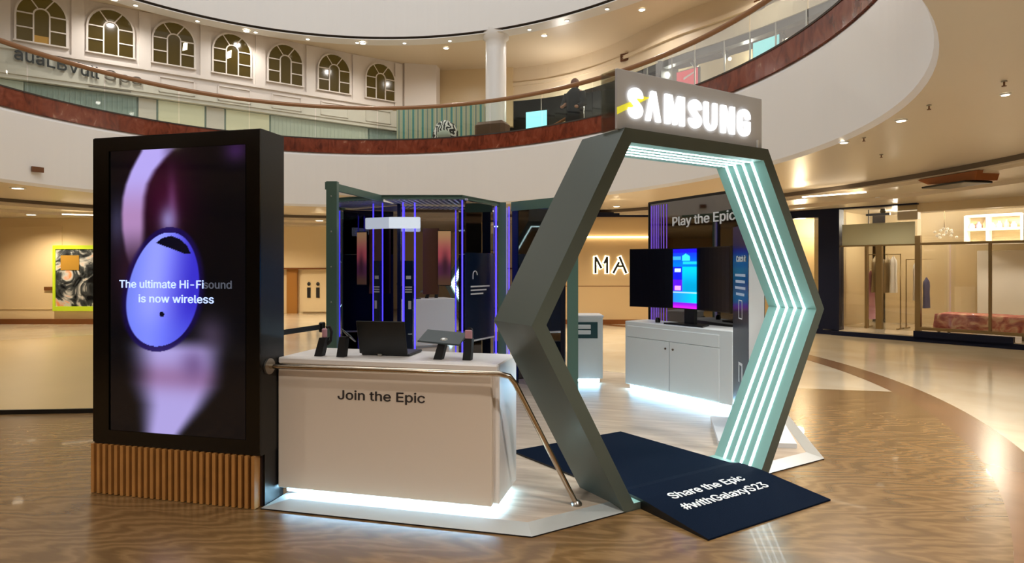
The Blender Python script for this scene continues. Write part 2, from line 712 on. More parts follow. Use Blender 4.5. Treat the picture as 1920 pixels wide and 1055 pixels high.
def arc(cx, cy, r, d0, d1, n):
    return [(cx + r * cos(radians(d0 + (d1 - d0) * i / n)), cy + r * sin(radians(d0 + (d1 - d0) * i / n))) for i in range(n + 1)]


FC = (-7.77, 8.23)
band = MB()
o_, i_ = arc(FC[0], FC[1], 10.9, -75, 60, 90), arc(FC[0], FC[1], 10.52, -75, 60, 90)
vs = [(p[0], p[1], 0.002) for p in o_] + [(p[0], p[1], 0.002) for p in i_]
band.add(vs, [(i + 91, i, i + 1, i + 92) for i in range(90)])
struct(band.build('floor_band', 'marble_band'), 'curved brown marble band in the floor')
wood = MB()
pts = [p for p in arc(FC[0], FC[1], 10.52, -80, 2.35, 60)] + [(1.5, 8.62), (-9.5, 8.2), (-12, 3.45)]
pts = [(-13, 3.1), (-13, -2.5)] + pts[0:-1] + [(-9.5, 4.25)]
wood.add([(p[0], p[1], 0.004) for p in pts], [tuple(range(len(pts)))])
struct(wood.build('floor_wood', 'floor_wood'), 'glossy brown wood grain floor around the booth')
stage = MB()
stage.prism([(-16, 2.10), (-4.9, 5.76), (-9.5, 11.4), (-12.4, 11.4), (-13.4, 10.1), (-18, 8.0)], 0.0, 0.03)
so = stage.build('floor_stage', 'tile_stage')
struct(so, 'low beige staging floor with a black front edge')
eb = MB()
eb.wall((-16, 2.085), (-4.9, 5.745), 0.0, 0.05, -0.03)
eb.build('edge_strip', 'black', so)

# ground-floor soffit, its stepped ceiling and the outer walls
struct(ring_build('ceiling', [(0.0, 3.1), (2.9, 3.1), (2.9, 3.0), (3.0, 3.0), (3.0, 2.95), (4.1, 2.95), (4.1, 2.88), (11.5, 2.88)][::-1], 'soffit_gloss'), 'glossy cream ceiling under the balcony')
struct(ring_build('trim_1', [(2.88, 3.098), (2.88, 3.02)][::-1], 'reveal'), 'shadow gap in the balcony ceiling')
struct(ring_build('trim_2', [(0.0, 3.1), (-0.03, 3.16), (-0.03, 4.42), (0.03, 4.5)], 'fascia_white'), 'smooth white balcony fascia')
struct(ring_build('trim_3', [(0.03, 4.5), (-0.02, 4.5), (-0.02, 4.85), (0.22, 4.85), (0.22, 4.5)], 'marble_red'), 'red marble band round the balcony')
struct(ring_build('trim_4', [(-0.03, 4.845), (-0.03, 4.875), (0.06, 4.875)], 'dark_line'), 'dark shoe rail of the balcony glass')
struct(ring_build('floor_upper', [(0.03, 4.5), (11.5, 4.5)], 'marble_cream'), 'upper gallery floor')
# closing outer walls, both floors
out = MB()
n = 64
vs = []
for i in range(n):
    a = 2 * pi * i / n
    for z in (0, 2.9):
        vs.append((RC[0] + 17.2 * cos(a), RC[1] + 17.2 * sin(a), z))
out.add(vs, [(2 * i, 2 * i + 1, (2 * i + 3) % (2 * n), (2 * i + 2) % (2 * n)) for i in range(n)])
struct(out.build('wall_outer', 'wall_beige'))
out = MB()
vs = []
for i in range(n):
    a = 2 * pi * i / n
    for z in (4.5, 8.4):
        vs.append((RC[0] + 17.2 * cos(a), RC[1] + 17.2 * sin(a), z))
out.add(vs, [(2 * i, 2 * i + 1, (2 * i + 3) % (2 * n), (2 * i + 2) % (2 * n)) for i in range(n)])
struct(out.build('wall_gallery', 'plaster'))
# upper fascia and gallery ceiling
UO = 1.42
struct(ring_build('wall_upper_fascia', [(UO - 0.02, 8.06), (UO - 0.02, 13.0)], 'fascia_white'), 'smooth plaster fascia of the upper level')
struct(ring_build('trim_5', [(UO + 0.10, 8.00), (UO + 0.10, 8.06), (UO - 0.02, 8.06)], 'reveal'), 'dark reveal under the upper fascia')
struct(ring_build('trim_6', [(UO + 0.6, 8.12), (UO + 0.45, 7.98), (UO + 0.0, 7.98), (UO + 0.0, 8.0), (UO + 0.12, 8.0)], 'fascia_white'), 'pale ring moulding carrying downlights')
struct(ring_build('ceiling_gallery', [(UO + 0.55, 8.12), (11.5, 8.25)][::-1], 'ceiling_cream'), 'gallery ceiling')

# balustrade of the gallery: handrail and single glass panes
bal = thing('glass_balustrade', 'curved glass balustrade with a bronze handrail on the red marble band', 'balustrade', (RC[0], RC[1], 4.85))
hr = MB()
hr.tube([(rp(a, 0.05)[0] - RC[0], rp(a, 0.05)[1] - RC[1], 0.85) for a in range(0, 360, 2)], 0.05, 10, closed=True)
hr.build('handrail', 'rail_bronze', bal)
NP = 30
for i in range(NP):
    g = MB()
    a0, a1 = 360 / NP * i + 0.08, 360 / NP * (i + 1) - 0.08
    vs = []
    for k in range(5):
        a = a0 + (a1 - a0) * k / 4
        for off in (0.045, 0.057):
            p = rp(a, off)
            for z in (0.02, 0.82):
                vs.append((p[0] - RC[0], p[1] - RC[1], z))
    fs = []
    for k in range(4):
        b = 4 * k
        fs += [(b, b + 4, b + 5, b + 1), (b + 2, b + 3, b + 7, b + 6), (b + 1, b + 5, b + 7, b + 3)]
    g.add(vs, fs)
    g.build('glass_pane', 'glass', bal)

# ---------------------------------------------------------------- ground-floor far walls
DEP = Vector((-0.2368, 0.9716))      # straight ahead of the photograph
RGT = Vector((0.9716, 0.2368))


def pr(r, d):
    p = RGT * r + DEP * d
    return (p.x, p.y)


def wbox(mb, r0, r1, d0, d1, z0, z1):
    mb.prism([pr(r0, d0), pr(r1, d0), pr(r1, d1), pr(r0, d1)], z0, z1)


wl = MB()
wbox(wl, -22, -10.2, 17.0, 17.2, 0.14, 2.9)
for r0, r1 in ((-16.5, -14.6), (-14.2, -12.2)):
    for a, b, z0, z1 in ((r0, r1, 2.62, 2.66), (r0, r1, 0.4, 0.43), (r0, r0 + 0.03, 0.4, 2.66), (r1 - 0.03, r1, 0.4, 2.66)):
        wbox(wl, a, b, 16.98, 17.0, z0, z1)
struct(wl.build('wall_left', 'wall_beige'), 'beige panelled wall on the left')
sk = MB()
wbox(sk, -22, -10.2, 16.95, 17.2, 0.0, 0.14)
struct(sk.build('baseboard_left', 'skirting'), 'brown marble skirting of the left wall')
wr = MB()
wr.prism([pr(-10.4, 17.0), pr(-10.2, 17.0), pr(-10.2, 21.4), pr(-10.4, 21.4)], 0, 2.9)
wbox(wr, -10.4, 1.5, 21.0, 21.2, 0, 2.9)
struct(wr.build('wall_back', 'cream_panel'), 'cream wall with washroom doors')
bh = MB()
wbox(bh, -10.2, 1.5, 20.7, 21.0, 1.52, 2.88)
struct(bh.build('trim_7', 'cream_panel'), 'projecting bulkhead over the washroom doors')
bl = MB()
wbox(bl, -10.2, 1.5, 20.68, 20.72, 1.47, 1.52)
struct(bl.build('trim_8', 'skirting'), 'brown edge under the bulkhead')
dr = MB()
wbox(dr, -7.02, -5.4, 20.93, 21.0, 0.05, 1.47)
do = struct(dr.build('door_1', 'cream_panel'), 'cream washroom door')
pm = MB()
wbox(pm, -7.5, -7.16, 20.85, 21.0, 0, 1.47)
struct(pm.build('trim_9', 'gold_post'), 'golden wood door post')
for k, (rr_, nm) in enumerate(((-6.78, 'leftmost'), (-6.48, 'right-hand'))):
    s_ = MB()
    wbox(s_, rr_ - 0.055, rr_ + 0.055, 20.9, 20.93, 0.52, 0.86)
    p = pr(rr_, 20.915)
    s_.ball((p[0], p[1], 0.98), (0.065, 0.03, 0.065), 10, 8)
    s_.build('washroom_symbol', 'letter_black', do)

wm = MB()
wbox(wm, 0.4, 6.2, 17.0, 17.2, 0.1, 2.90)
struct(wm.build('wall_shopfront', 'wall_sand'), 'sandy panelled shop front behind the booth')
wf = MB()
wbox(wf, 0.4, 6.2, 16.92, 17.0, 2.90, 3.02)
struct(wf.build('trim_10', 'navy_frame'), 'dark header above the sandy shop front')
ws = MB()
wbox(ws, 0.4, 6.2, 16.97, 17.0, 0.0, 0.12)
wbox(ws, 0.4, 6.2, 16.995, 17.0, 1.02, 1.035)
struct(ws.build('baseboard_back', 'skirting'), 'brown skirting of the sandy shop front')
ll = MB()
wbox(ll, 1.95, 3.78, 16.93, 16.98, 2.335, 2.375)
tag(ll.build('light_strip', 'led_warm'), 'thin warm light line on the sandy wall above the shop letters', 'light')
mk = thing('shop_sign', 'dark shop letters with a pale glow on the sandy wall behind the monitor', 'sign', (*pr(2.26, 16.98), 1.5), 0.2391)
# letters M, A, X: strokes on a glowing outline
STK = {'M': [((0, 0), (0, 1)), ((0, 1), (0.36, 0.32)), ((0.58, 0.62), (0.74, 1)), ((0.74, 1), (0.74, 0))],
       'A': [((0, 0), (0.22, 0.42)), ((0.22, 0.42), (0.36, 0.66)), ((0.30, 0.42), (0.66, 0.42)), ((0.40, 1.0), (0.82, 0))],
       'X': [((0, 0), (0.72, 1)), ((0, 1), (0.72, 0))]}
xo = 0.0
for ch, adv in (('M', 1.15), ('A', 1.25), ('X', 0.9)):
    for w, y, m_, nm in ((0.15, -0.012, 'halo', 'halo'), (0.068, -0.04, 'letter_black', 'letter')):
        L = MB()
        for (x0, y0), (x1, y1) in STK[ch]:
            a = Vector(((xo + x0) * 0.42, 0, y0 * 0.42 - 0.11))
            b = Vector(((xo + x1) * 0.42, 0, y1 * 0.42 - 0.11))
            d = (b - a).normalized()
            e = w * 0.22
            a -= d * e
            b += d * e
            q = Vector((-d.z, 0, d.x)) * (w * 0.42)
            dep = Vector((0, 0.02, 0))
            o4 = [a - q, b - q, b + q, a + q]
            yy = Vector((0, y, 0))
            L.add([p + yy for p in o4] + [p + yy + dep for p in o4], [(0, 1, 2, 3), (7, 6, 5, 4), (0, 4, 5, 1), (1, 5, 6, 2), (2, 6, 7, 3), (3, 7, 4, 0)])
        L.build(nm, m_, mk)
    xo += adv

# poster in a lime frame on the left wall, plaques
pf = thing('poster_frame', 'lime green framed poster on the left wall beside the black screen tower', 'poster', (*pr(-11.7, 16.98), 0.36), 0.2391)
f = MB()
for c, s in (((0, -0.03, 0.06), (1.4, 0.08, 0.12)), ((0, -0.03, 1.72), (1.4, 0.08, 0.1)), ((-0.67, -0.03, 0.9), (0.06, 0.08, 1.6)), ((0.67, -0.03, 0.9), (0.06, 0.08, 1.6))):
    f.box(c, s)
f.build('frame', 'lime', pf)
f = MB()
f.box((0, -0.02, 0.9), (1.28, 0.03, 1.58))
f.build('print', 'poster', pf)
f = MB()
f.box((-0.25, -0.045, 1.3), (0.5, 0.012, 0.4), bev=0.005)
f.build('lit_print', 'window_amber', pf)
f = MB()
f.box((0, 0, 0), (0.24, 0.03, 0.1))
tag(f.build('wall_plaque', 'plaque', None, (*pr(-12.55, 16.975), 0.96), 0.2391), 'small brown plaque on the beige wall left of the lime framed poster', 'plaque')
p = rp(167, -0.06)
f = MB()
f.box((0, 0, 0), (0.2, 0.04, 0.1))
tag(f.build('fascia_sign', 'plaque', None, (-11.72, 9.55, 3.42), radians(-105)), 'small brown plate on the white balcony fascia left of the screen tower', 'sign')

# ---------------------------------------------------------------- right-hand facade and clothes shop
# facade runs from A (far) to B (near, right)
FA, FB = Vector((3.46, 15.8)), Vector((6.45, 13.66))
FD = (FB - FA).normalized()
FN = Vector((FD.y, -FD.x))            # outward is -FN side: camera
FN = FN if FN.dot(-FA) > 0 else -FN


def fp(s, t=0.0):
    p = FA + FD * s + FN * t
    return (p.x, p.y)


def fbox(mb, s0, s1, t0, t1, z0, z1):
    mb.prism([fp(s0, t0), fp(s1, t0), fp(s1, t1), fp(s0, t1)], z0, z1)


nv = MB()
for s0, s1, z0, z1 in ((-1.5, 0.0, 2.70, 3.0), (0.0, 0.46, 0, 3.0), (-1.5, 2.0, 2.85, 3.0), (-1.5, -1.42, 0, 3.0), (-1.5, 0, 0, 0.12)):
    fbox(nv, s0, s1, -0.25, 0.0, z0, z1)
fbox(nv, 0.3, 6.5, -0.2, 0.05, 0.0, 0.10)
fbox(nv, 1.95, 3.6, -0.1, 0.05, 0.05, 0.22)
struct(nv.build('wall_navy', 'navy_frame'), 'navy shop facade frame on the right')
bk = MB()
fbox(bk, 1.98, 4.0, -0.3, -0.12, 2.70, 3.02)
fbox(bk, 1.6, 1.98, -0.3, -0.12, 2.55, 3.02)
fbox(bk, 4.0, 9.0, -0.4, 0.0, 0.0, 3.02)
struct(bk.build('wall_right', 'shop_tan'), 'tan plaster bulkhead over the clothes shop')
bk = MB()
fbox(bk, 0.4, 6.5, -3.2, -3.0, 0.0, 3.0)
fbox(bk, -0.2, 0.1, -3.0, -0.25, 0.0, 3.0)
struct(bk.build('wall_shop_back', 'shop_tan'))
sf = MB()
fbox(sf, 0.1, 6.5, -3.0, 0.0, 0.10, 0.12)
struct(sf.build('floor_shop', 'marble_cream'))
sc_ = MB()
fbox(sc_, 0.1, 6.5, -3.1, -0.5, 2.98, 3.02)
struct(sc_.build('ceiling_shop', 'ceiling_cream'))
gw = MB()
fbox(gw, 0.42, 1.98, -0.10, -0.09, 0.2, 2.85)
go = struct(gw.build('window_8', 'shop_glass'), 'left shop window')
gw = MB()
fbox(gw, 2.05, 3.95, -0.10, -0.09, 0.26, 2.70)
go2 = struct(gw.build('window_9', 'shop_glass'), 'right shop window')
for s0, s1, z0, z1, par in ((0.98, 1.03, 0.2, 2.0, go), (1.2, 1.32, 0.2, 2.0, go), (0.42, 1.98, 2.0, 2.03, go), (1.95, 2.05, 0.1, 2.2, go2), (3.92, 4.0, 0.2, 2.2, go2), (2.05, 3.95, 0.24, 0.30, go2), (2.05, 3.95, 2.0, 2.05, go2), (3.2, 3.24, 0.3, 2.0, go2)):
    w_ = MB()
    fbox(w_, s0, s1, -0.14, -0.04, z0, z1)
    w_.build('window_frame', 'brass', par)
tb = MB()
fbox(tb, 0.5, 1.95, -0.075, -0.06, 2.03, 2.5)
tb.build('frosted_band', 'frost_sand', go)


def clothes_rail(name_label, s, t, cols, hang=1.72):
    p = fp(s, t)
    r = thing('clothes_rail', name_label, 'clothes rail', (p[0], p[1], 0.12), atan2(FD.y, FD.x))
    fr = MB()
    fr.tube([(-0.34, 0, 0.02), (-0.34, 0, hang), (0.34, 0, hang), (0.34, 0, 0.02)], 0.014, 8)
    fr.build('rail_frame', 'brass', r)
    for x in (-0.34, 0.34):
        ft = MB()
        ft.box((x, 0, 0.012), (0.05, 0.4, 0.024))
        ft.build('foot', 'brass', r)
    return p, hang


def garment(label, cat, s, t, z_top, h_, w, col, group=None):
    p = fp(s, t)
    g = thing('hanging_garment', label, cat, (p[0], p[1], z_top), atan2(FD.y, FD.x) + radians(80), group)
    b = MB()
    prof = [(0.02, 0.0), (0.05, -0.03), (w * 0.9, -0.10), (w, -0.2), (w * 0.9, -h_ * 0.5), (w * 1.1, -h_)]
    b.lathe(prof[::-1], (0, 0, -0.04), 16, 1.0, 0.28)
    b.build('cloth', col, g)
    hk = MB()
    hk.tube([(0, 0, -0.05), (0, 0, 0.0), (0.02, 0, 0.02), (0.03, 0, 0.0)], 0.004, 6)
    hk.build('hook', 'steel', g)
    return g


clothes_rail('tall brass clothes rail standing inside the left shop window', 0.95, -1.3, None)
garment('pink robe hanging at the left end of the shop window', 'garment', 0.66, -1.3, 1.50, 1.15, 0.17, 'cloth_pink')
for k, (s, c_, lb) in enumerate(((0.76, 'cloth_taupe', 'taupe garment hanging beside the pink robe'), (0.88, 'cloth_grey', 'grey garment second along the shop rail'), (1.02, 'cloth_taupe', 'pale taupe garment in the middle of the shop rail'), (1.14, 'cloth_white', 'white garment at the right end of the shop rail'))):
    garment(lb, 'garment', s, -1.3, 1.84, 0.85, 0.15, c_)
clothes_rail('brass clothes rail behind the shop door opening', 1.65, -1.6, None, 1.6)
garment('dark blue garment low on the rail behind the shop door opening', 'garment', 1.72, -1.6, 1.35, 0.7, 0.14, 'cloth_blue')
garment('white garment on the rail behind the shop door opening', 'garment', 1.52, -1.6, 1.72, 0.9, 0.14, 'cloth_white')
tbp = fp(2.95, -0.9)
tbl = thing('display_table', 'low display table under a red floral cloth in the right shop window', 'table', (tbp[0], tbp[1], 0.12), atan2(FD.y, FD.x))
b = MB()
b.box((0, 0, 0.38), (1.5, 0.8, 0.06), bev=0.02)
b.build('tabletop', 'brass', tbl)
for x in (-0.7, 0.7):
    for y in (-0.35, 0.35):
        b = MB()
        b.box((x, y, 0.175), (0.05, 0.05, 0.35))
        b.build('leg', 'brass', tbl)
cl = MB()
vs, fs = [], []
nx_ = 48
for i in range(nx_):
    a = 2 * pi * i / nx_
    ex = max(-1, min(1, 1.35 * cos(a))) * 0.78
    ey = max(-1, min(1, 1.35 * sin(a))) * 0.43
    wv = 1 + 0.03 * sin(9 * a)
    vs += [(0.9 * ex, 0.9 * ey, 0.44), (ex, ey, 0.425), (ex * 1.03 * wv, ey * 1.03 * wv, 0.12)]
for i in range(nx_):
    j = (i + 1) % nx_
    fs += [(3 * i, 3 * i + 1, 3 * j + 1, 3 * j), (3 * i + 1, 3 * i + 2, 3 * j + 2, 3 * j + 1)]
fs.append(tuple(3 * i for i in range(nx_)))
cl.add(vs, fs, True)
tag(cl.build('floral_cloth', 'floral', None, (tbp[0], tbp[1], 0.13), atan2(FD.y, FD.x)), 'red floral cloth draped over the low table in the right shop window', 'cloth')
p = fp(3.0, -2.6)
b = MB()
b.box((0, 0, 0.9), (1.1, 0.06, 1.8), bev=0.01)
tag(b.build('backdrop_board', 'cloth_white', None, (p[0], p[1], 0.12), atan2(FD.y, FD.x)), 'tall pale display panel behind the red floral cloth', 'board')
# shelving with bright goods high in the right window
sh = thing('lit_shelf', 'bright white shelf unit high behind the right shop window', 'shelf', (*fp(2.85, -2.2), 2.08), atan2(FD.y, FD.x))
b = MB()
for z in (0.0, 0.3, 0.6):
    b.box((0, 0, z), (1.0, 0.3, 0.05))
for x in (-0.5, -0.1, 0.5):
    b.box((x, 0, 0.3), (0.05, 0.3, 0.62))
b.build('shelf_frame', 'bead_white', sh)
b = MB()
b.box((0, 0.17, 0.3), (1.0, 0.02, 0.64))
b.build('shelf_back', 'shop_tan', sh)
for k in range(7):
    q = fp(2.44 + 0.125 * k, -2.2)
    b = MB()
    h_ = 0.12 + 0.03 * (k % 3)
    b.lathe([(0.05, 0), (0.06, h_ * 0.5), (0.025, h_ * 0.8), (0.03, h_)], (0, 0, 0), 10)
    tag(b.build('glass_vase', ['cloth_white', 'cloth_pink', 'shop_tan'][k % 3], None, (q[0], q[1], 2.408)), 'small vase in the row on the bright shop shelf', 'vase', 'vases on the bright shop shelf')
# chandelier of beads
ch = thing('bead_chandelier', 'small glittering bead chandelier behind the right shop window', 'chandelier', (*fp(2.25, -0.9), 2.98))
b = MB()
b.tube([(0, 0, 0), (0, 0, -0.6)], 0.008, 6)
b.build('stem', 'brass', ch)
for k in range(14):
    a = k * 2.4
    b = MB()
    rr_ = 0.06 + 0.012 * k
    b.ball((rr_ * cos(a), rr_ * sin(a), -0.62 - 0.03 * (k % 7)), 0.03, 8, 6)
    b.build('bead', 'bead_white', ch)
# track lights high in the left window
tk = thing('track_light', 'black track spotlights hanging high inside the left shop window', 'track light', (*fp(0.92, -1.0), 2.98), atan2(FD.y, FD.x))
for z in (-0.22, -0.5):
    b = MB()
    b.box((0, 0, z), (0.5, 0.06, 0.05))
    b.tube([(-0.2, 0, z), (-0.2, 0, 0)], 0.012, 6)
    b.build('track', 'black', tk)
for x, z in ((0.1, -0.12), (-0.16, -0.6), (0.06, -0.62)):
    b = MB()
    b.tube([(x, 0, z + 0.06), (x + 0.02, -0.06, z - 0.05)], [0.04, 0.06], 10)
    b.build('spotlight', 'black', tk)
lamp('shop_light_a', 'POINT', (*fp(1.2, -1.6), 2.75), 60, NEUT, 0.15)
lamp('shop_light_b', 'POINT', (*fp(3.0, -1.5), 2.75), 70, NEUT, 0.15)
# plainer facade bay further left
gl_ = MB()
fbox(gl_, -1.42, 0.0, -0.12, -0.11, 0.12, 2.75)
struct(gl_.build('window_10', 'shop_glass'))
gl_ = MB()
fbox(gl_, -2.6, 0.1, -1.3, -1.2, 0.0, 3.0)
struct(gl_.build('wall_shop_side', 'shop_tan'))
lamp('shop_light_c', 'POINT', (*fp(-0.7, -0.6), 2.5), 60, WARM, 0.1)

# ---------------------------------------------------------------- spa front on the upper gallery
SA = Vector((-14.4, 11.9))
SD = Vector((0.656, 0.755))
SN = Vector((0.755, -0.656))


def sp(s, t=0.0):
    p = SA + SD * s + SN * t
    return (p.x, p.y)


def sbox(mb, s0, s1, t0, t1, z0, z1):
    mb.prism([sp(s0, t0), sp(s1, t0), sp(s1, t1), sp(s0, t1)], z0, z1)


ROT_S = atan2(SD.y, SD.x)
swl = MB()
sbox(swl, -8, 9.35, -0.2, 0.0, 5.95, 8.2)
sbox(swl, -8, 9.35, 0.0, 0.06, 6.62, 6.70)
sbox(swl, -8, 9.35, 0.0, 0.03, 6.05, 6.08)
for k in range(-4, 8):
    sbox(swl, -0.05 + 1.42 * k + 0.58, -0.05 + 1.42 * k + 0.84, 0.0, 0.05, 6.70, 8.1)
for k in range(2, 8):
    s0 = 1.42 * k - 0.45
    for a, b, z0, z1 in ((s0, s0 + 0.85, 6.5, 6.53), (s0, s0 + 0.85, 6.12, 6.15), (s0, s0 + 0.03, 6.12, 6.53), (s0 + 0.82, s0 + 0.85, 6.12, 6.53)):
        sbox(swl, a, b, 0.0, 0.03, z0, z1)
struct(swl.build('wall_spa', 'spa_white'), 'white panelled spa wall with arched windows')
# pier at its right end
pi_ = MB()
pi_.prism([sp(9.35, -0.3), sp(9.35, 0.12), sp(10.3, 0.5), sp(10.6, 0.2), sp(10.2, -0.4)], 4.5, 8.22)
struct(pi_.build('wall_pier', 'spa_white'), 'pale angled pier right of the arched windows')
SW = [-0.05, 1.34, 2.74, 4.17, 5.61, 7.05, 8.55]
for i, sc in enumerate(SW):
    wn = thing(f'window_{i + 1}', 'arched window', 'window', (*sp(sc, 0.0), 6.86), ROT_S)
    del wn['category']
    wn['kind'] = 'structure'
    wn['label'] = f'arched dark window with white glazing bars on the spa wall, number {i + 1} from the left'
    hw, hs, ht = 0.485, 0.62, 1.13     # half width, springing, top

    def arch(w_, zs, zt, n_=14):
        return [(-w_, 0), (w_, 0)] + [(w_ * cos(pi * k / n_), zs + (zt - zs) * sin(pi * k / n_)) for k in range(n_ + 1)]
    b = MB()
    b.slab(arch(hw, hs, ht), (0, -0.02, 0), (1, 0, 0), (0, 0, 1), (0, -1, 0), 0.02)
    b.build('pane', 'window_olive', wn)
    fr = MB()
    oa, ia = arch(hw + 0.03, hs, ht + 0.03), arch(hw - 0.012, hs, ht - 0.012)
    for k in range(1, len(oa) - 1):
        fr.slab([oa[k], oa[k + 1], ia[k + 1], ia[k]], (0, -0.02, 0), (1, 0, 0), (0, 0, 1), (0, -1, 0), 0.05)
    fr.slab([oa[0], (oa[-1][0], oa[-1][1]), ia[-1], ia[0]], (0, -0.02, 0), (1, 0, 0), (0, 0, 1), (0, -1, 0), 0.05)
    fr.box((0, -0.045, -0.01), (2 * hw + 0.1, 0.06, 0.03))
    fr.build('window_frame', 'spa_white', wn)
    br = MB()
    iw, isz, itz = 0.17, 0.66, 0.83
    ia2 = arch(iw, isz, itz)
    ia3 = arch(iw - 0.03, isz, itz - 0.03)
    for k in range(1, len(ia2) - 1):
        br.slab([ia2[k], ia2[k + 1], ia3[k + 1], ia3[k]], (0, -0.04, 0), (1, 0, 0), (0, 0, 1), (0, -1, 0), 0.03)
    br.slab([ia2[0], ia2[-1], ia3[-1], ia3[0]], (0, -0.04, 0), (1, 0, 0), (0, 0, 1), (0, -1, 0), 0.03)
    for sgn in (-1, 1):
        for z in (0.32, 0.66):
            br.box((sgn * (iw + hw) / 2, -0.055, z), (hw - iw, 0.03, 0.028))
        a = radians(62)
        p0, p1 = Vector((sgn * iw * 0.75 * cos(a) * 1.2, 0, isz + 0.15)), Vector((sgn * 0.24, 0, 1.05))
        d = (p1 - p0).normalized()
        q = Vector((-d.z, 0, d.x)) * 0.014
        br.add([p0 - q + Vector((0, -0.07, 0)), p1 - q + Vector((0, -0.07, 0)), p1 + q + Vector((0, -0.07, 0)), p0 + q + Vector((0, -0.07, 0))], [(0, 1, 2, 3)])
    br.build('glazing_bar', 'spa_white', wn)
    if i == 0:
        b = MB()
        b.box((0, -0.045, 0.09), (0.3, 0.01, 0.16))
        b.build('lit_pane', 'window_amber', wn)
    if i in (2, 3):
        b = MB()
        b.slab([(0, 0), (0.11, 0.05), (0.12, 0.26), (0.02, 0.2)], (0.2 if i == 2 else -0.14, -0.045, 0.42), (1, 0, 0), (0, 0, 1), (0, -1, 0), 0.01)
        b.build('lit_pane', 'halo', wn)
# sign on the spa wall
sg = thing('spa_sign', 'dark script spa lettering on the white wall below the arched windows', 'sign', (*sp(0, 0.03), 6.3), ROT_S)
text_mb('auaLBVull', (1.66, 0.40), (-0.56, -0.01, 0.10), (1, 0, -0.115), (0, 0, 1), 0.03, 0.01).build('lettering', 'letter_black', sg)
text_mb('Spa', (0.80, 0.36), (1.20, -0.01, -0.08), (1, 0, 0.0), (0, 0, 1), 0.02, 0.0).build('lettering', 'reveal', sg)
b = MB()
b.box((1.32, -0.01, -0.30), (0.9, 0.015, 0.02))
b.build('rule', 'reveal', sg)
# frosted shop front below
sf2 = MB()
sbox(sf2, -8, 9.35, -0.3, -0.2, 4.5, 5.95)
struct(sf2.build('wall_spa_front', 'frost_teal_dark'))
for k, (s0, s1, m_) in enumerate(((-2.2, -0.4, 'frost_teal'), (-0.38, 1.9, 'frost_teal_dark'), (1.95, 2.35, 'spa_white'), (2.4, 3.5, 'frost_lemon'), (3.55, 4.0, 'spa_white'), (4.05, 5.2, 'frost_lemon'), (5.25, 8.2, 'frost_teal'), (8.25, 9.3, 'frost_teal_dark'))):
    b = MB()
    sbox(b, s0, s1, -0.19, -0.14, 4.5, 5.93)
    if 'teal' in m_:
        q = s0
        while q < s1 - 0.06:
            sbox(b, q, q + 0.035, -0.14, -0.125, 4.5, 5.93)
            q += 0.11
    struct(b.build(f'window_{11 + k}', m_))

# striped wall and recess right of the pier
st = MB()
vs = []
a0, a1 = 91.6, 107
st.add([(*rp(a0, 3.0), 4.5), (*rp(a1, 3.0), 4.5), (*rp(a1, 3.0), 6.5), (*rp(a0, 3.0), 6.5)], [(0, 1, 2, 3)])
st.add([(*rp(a0, 3.2), 4.5), (*rp(a1, 3.2), 4.5), (*rp(a1, 3.2), 6.5), (*rp(a0, 3.2), 6.5)], [(3, 2, 1, 0)])
struct(st.build('wall_striped', 'stripes'), 'teal and beige striped wall')
rw = MB()
rw.wall(rp(90.2, 3.2), rp(108, 3.2), 6.45, 6.55, -0.2)
rw.wall(rp(89.5, 5.0), rp(109, 5.0), 6.2, 8.3, -0.2)
struct(rw.build('wall_recess', 'wall_beige'), 'beige recess over the striped wall')

# ---------------------------------------------------------------- upper shops on the right
def bulk_off(a):
    return 3.5 + 1.6 * sm(56, 86, a)


uw = MB()
vs, fs = [], []
A0, A1, NN = -30, 90, 60
for i in range(NN + 1):
    a = A0 + (A1 - A0) * i / NN
    for z in (7.06, 8.3):
        vs.append((*rp(a, bulk_off(a)), z))
for i in range(NN):
    fs.append((2 * i, 2 * i + 1, 2 * i + 3, 2 * i + 2))
uw.add(vs, fs)
vs, fs = [], []
for i in range(NN + 1):
    a = A0 + (A1 - A0) * i / NN
    for o2, z in ((0, 7.55), (-0.08, 7.55), (-0.08, 7.65), (0, 7.65)):
        vs.append((*rp(a, bulk_off(a) + o2), z))
for i in range(NN):
    for k in range(3):
        fs.append((4 * i + k, 4 * i + k + 1, 4 * i + k + 5, 4 * i + k + 4))
uw.add(vs, fs)
struct(uw.build('wall_bulkhead', 'ceiling_cream'), 'curved beige bulkhead over the upper shops')
ub = MB()
vs, fs = [], []
for i in range(NN + 1):
    a = A0 + (62 - A0) * i / NN
    for z in (4.5, 7.06):
        vs.append((*rp(a, 4.6), z))
for i in range(NN):
    fs.append((2 * i, 2 * i + 1, 2 * i + 3, 2 * i + 2))
ub.add(vs, fs)
struct(ub.build('wall_upper_shop', 'shop_tan'), 'beige display wall of the upper shop')
ud = MB()
vs, fs = [], []
for i in range(21):
    a = 62 + (92 - 62) * i / 20
    for z in (4.5, 7.3):
        vs.append((*rp(a, 5.9), z))
for i in range(20):
    fs.append((2 * i, 2 * i + 1, 2 * i + 3, 2 * i + 2))
ud.add(vs, fs)
ud.wall(rp(62, 3.6), rp(62, 5.9), 4.5, 7.06, 0.1)
struct(ud.build('wall_upper_dark', 'shop_dark'), 'dark glazed shop interior on the gallery')
tr = MB()
vs, fs = [], []
for i in range(NN + 1):
    a = A0 + (70 - A0) * i / NN
    for o2, z in ((0.05, 7.06), (0.05, 6.90), (0.25, 6.90), (0.25, 7.06)):
        vs.append((*rp(a, bulk_off(a) + o2), z))
for i in range(NN):
    for k in range(3):
        fs.append((4 * i + k, 4 * i + k + 1, 4 * i + k + 5, 4 * i + k + 4))
tr.add(vs, fs)
struct(tr.build('trim_11', 'shop_dark'), 'dark header of the upper shop glazing')
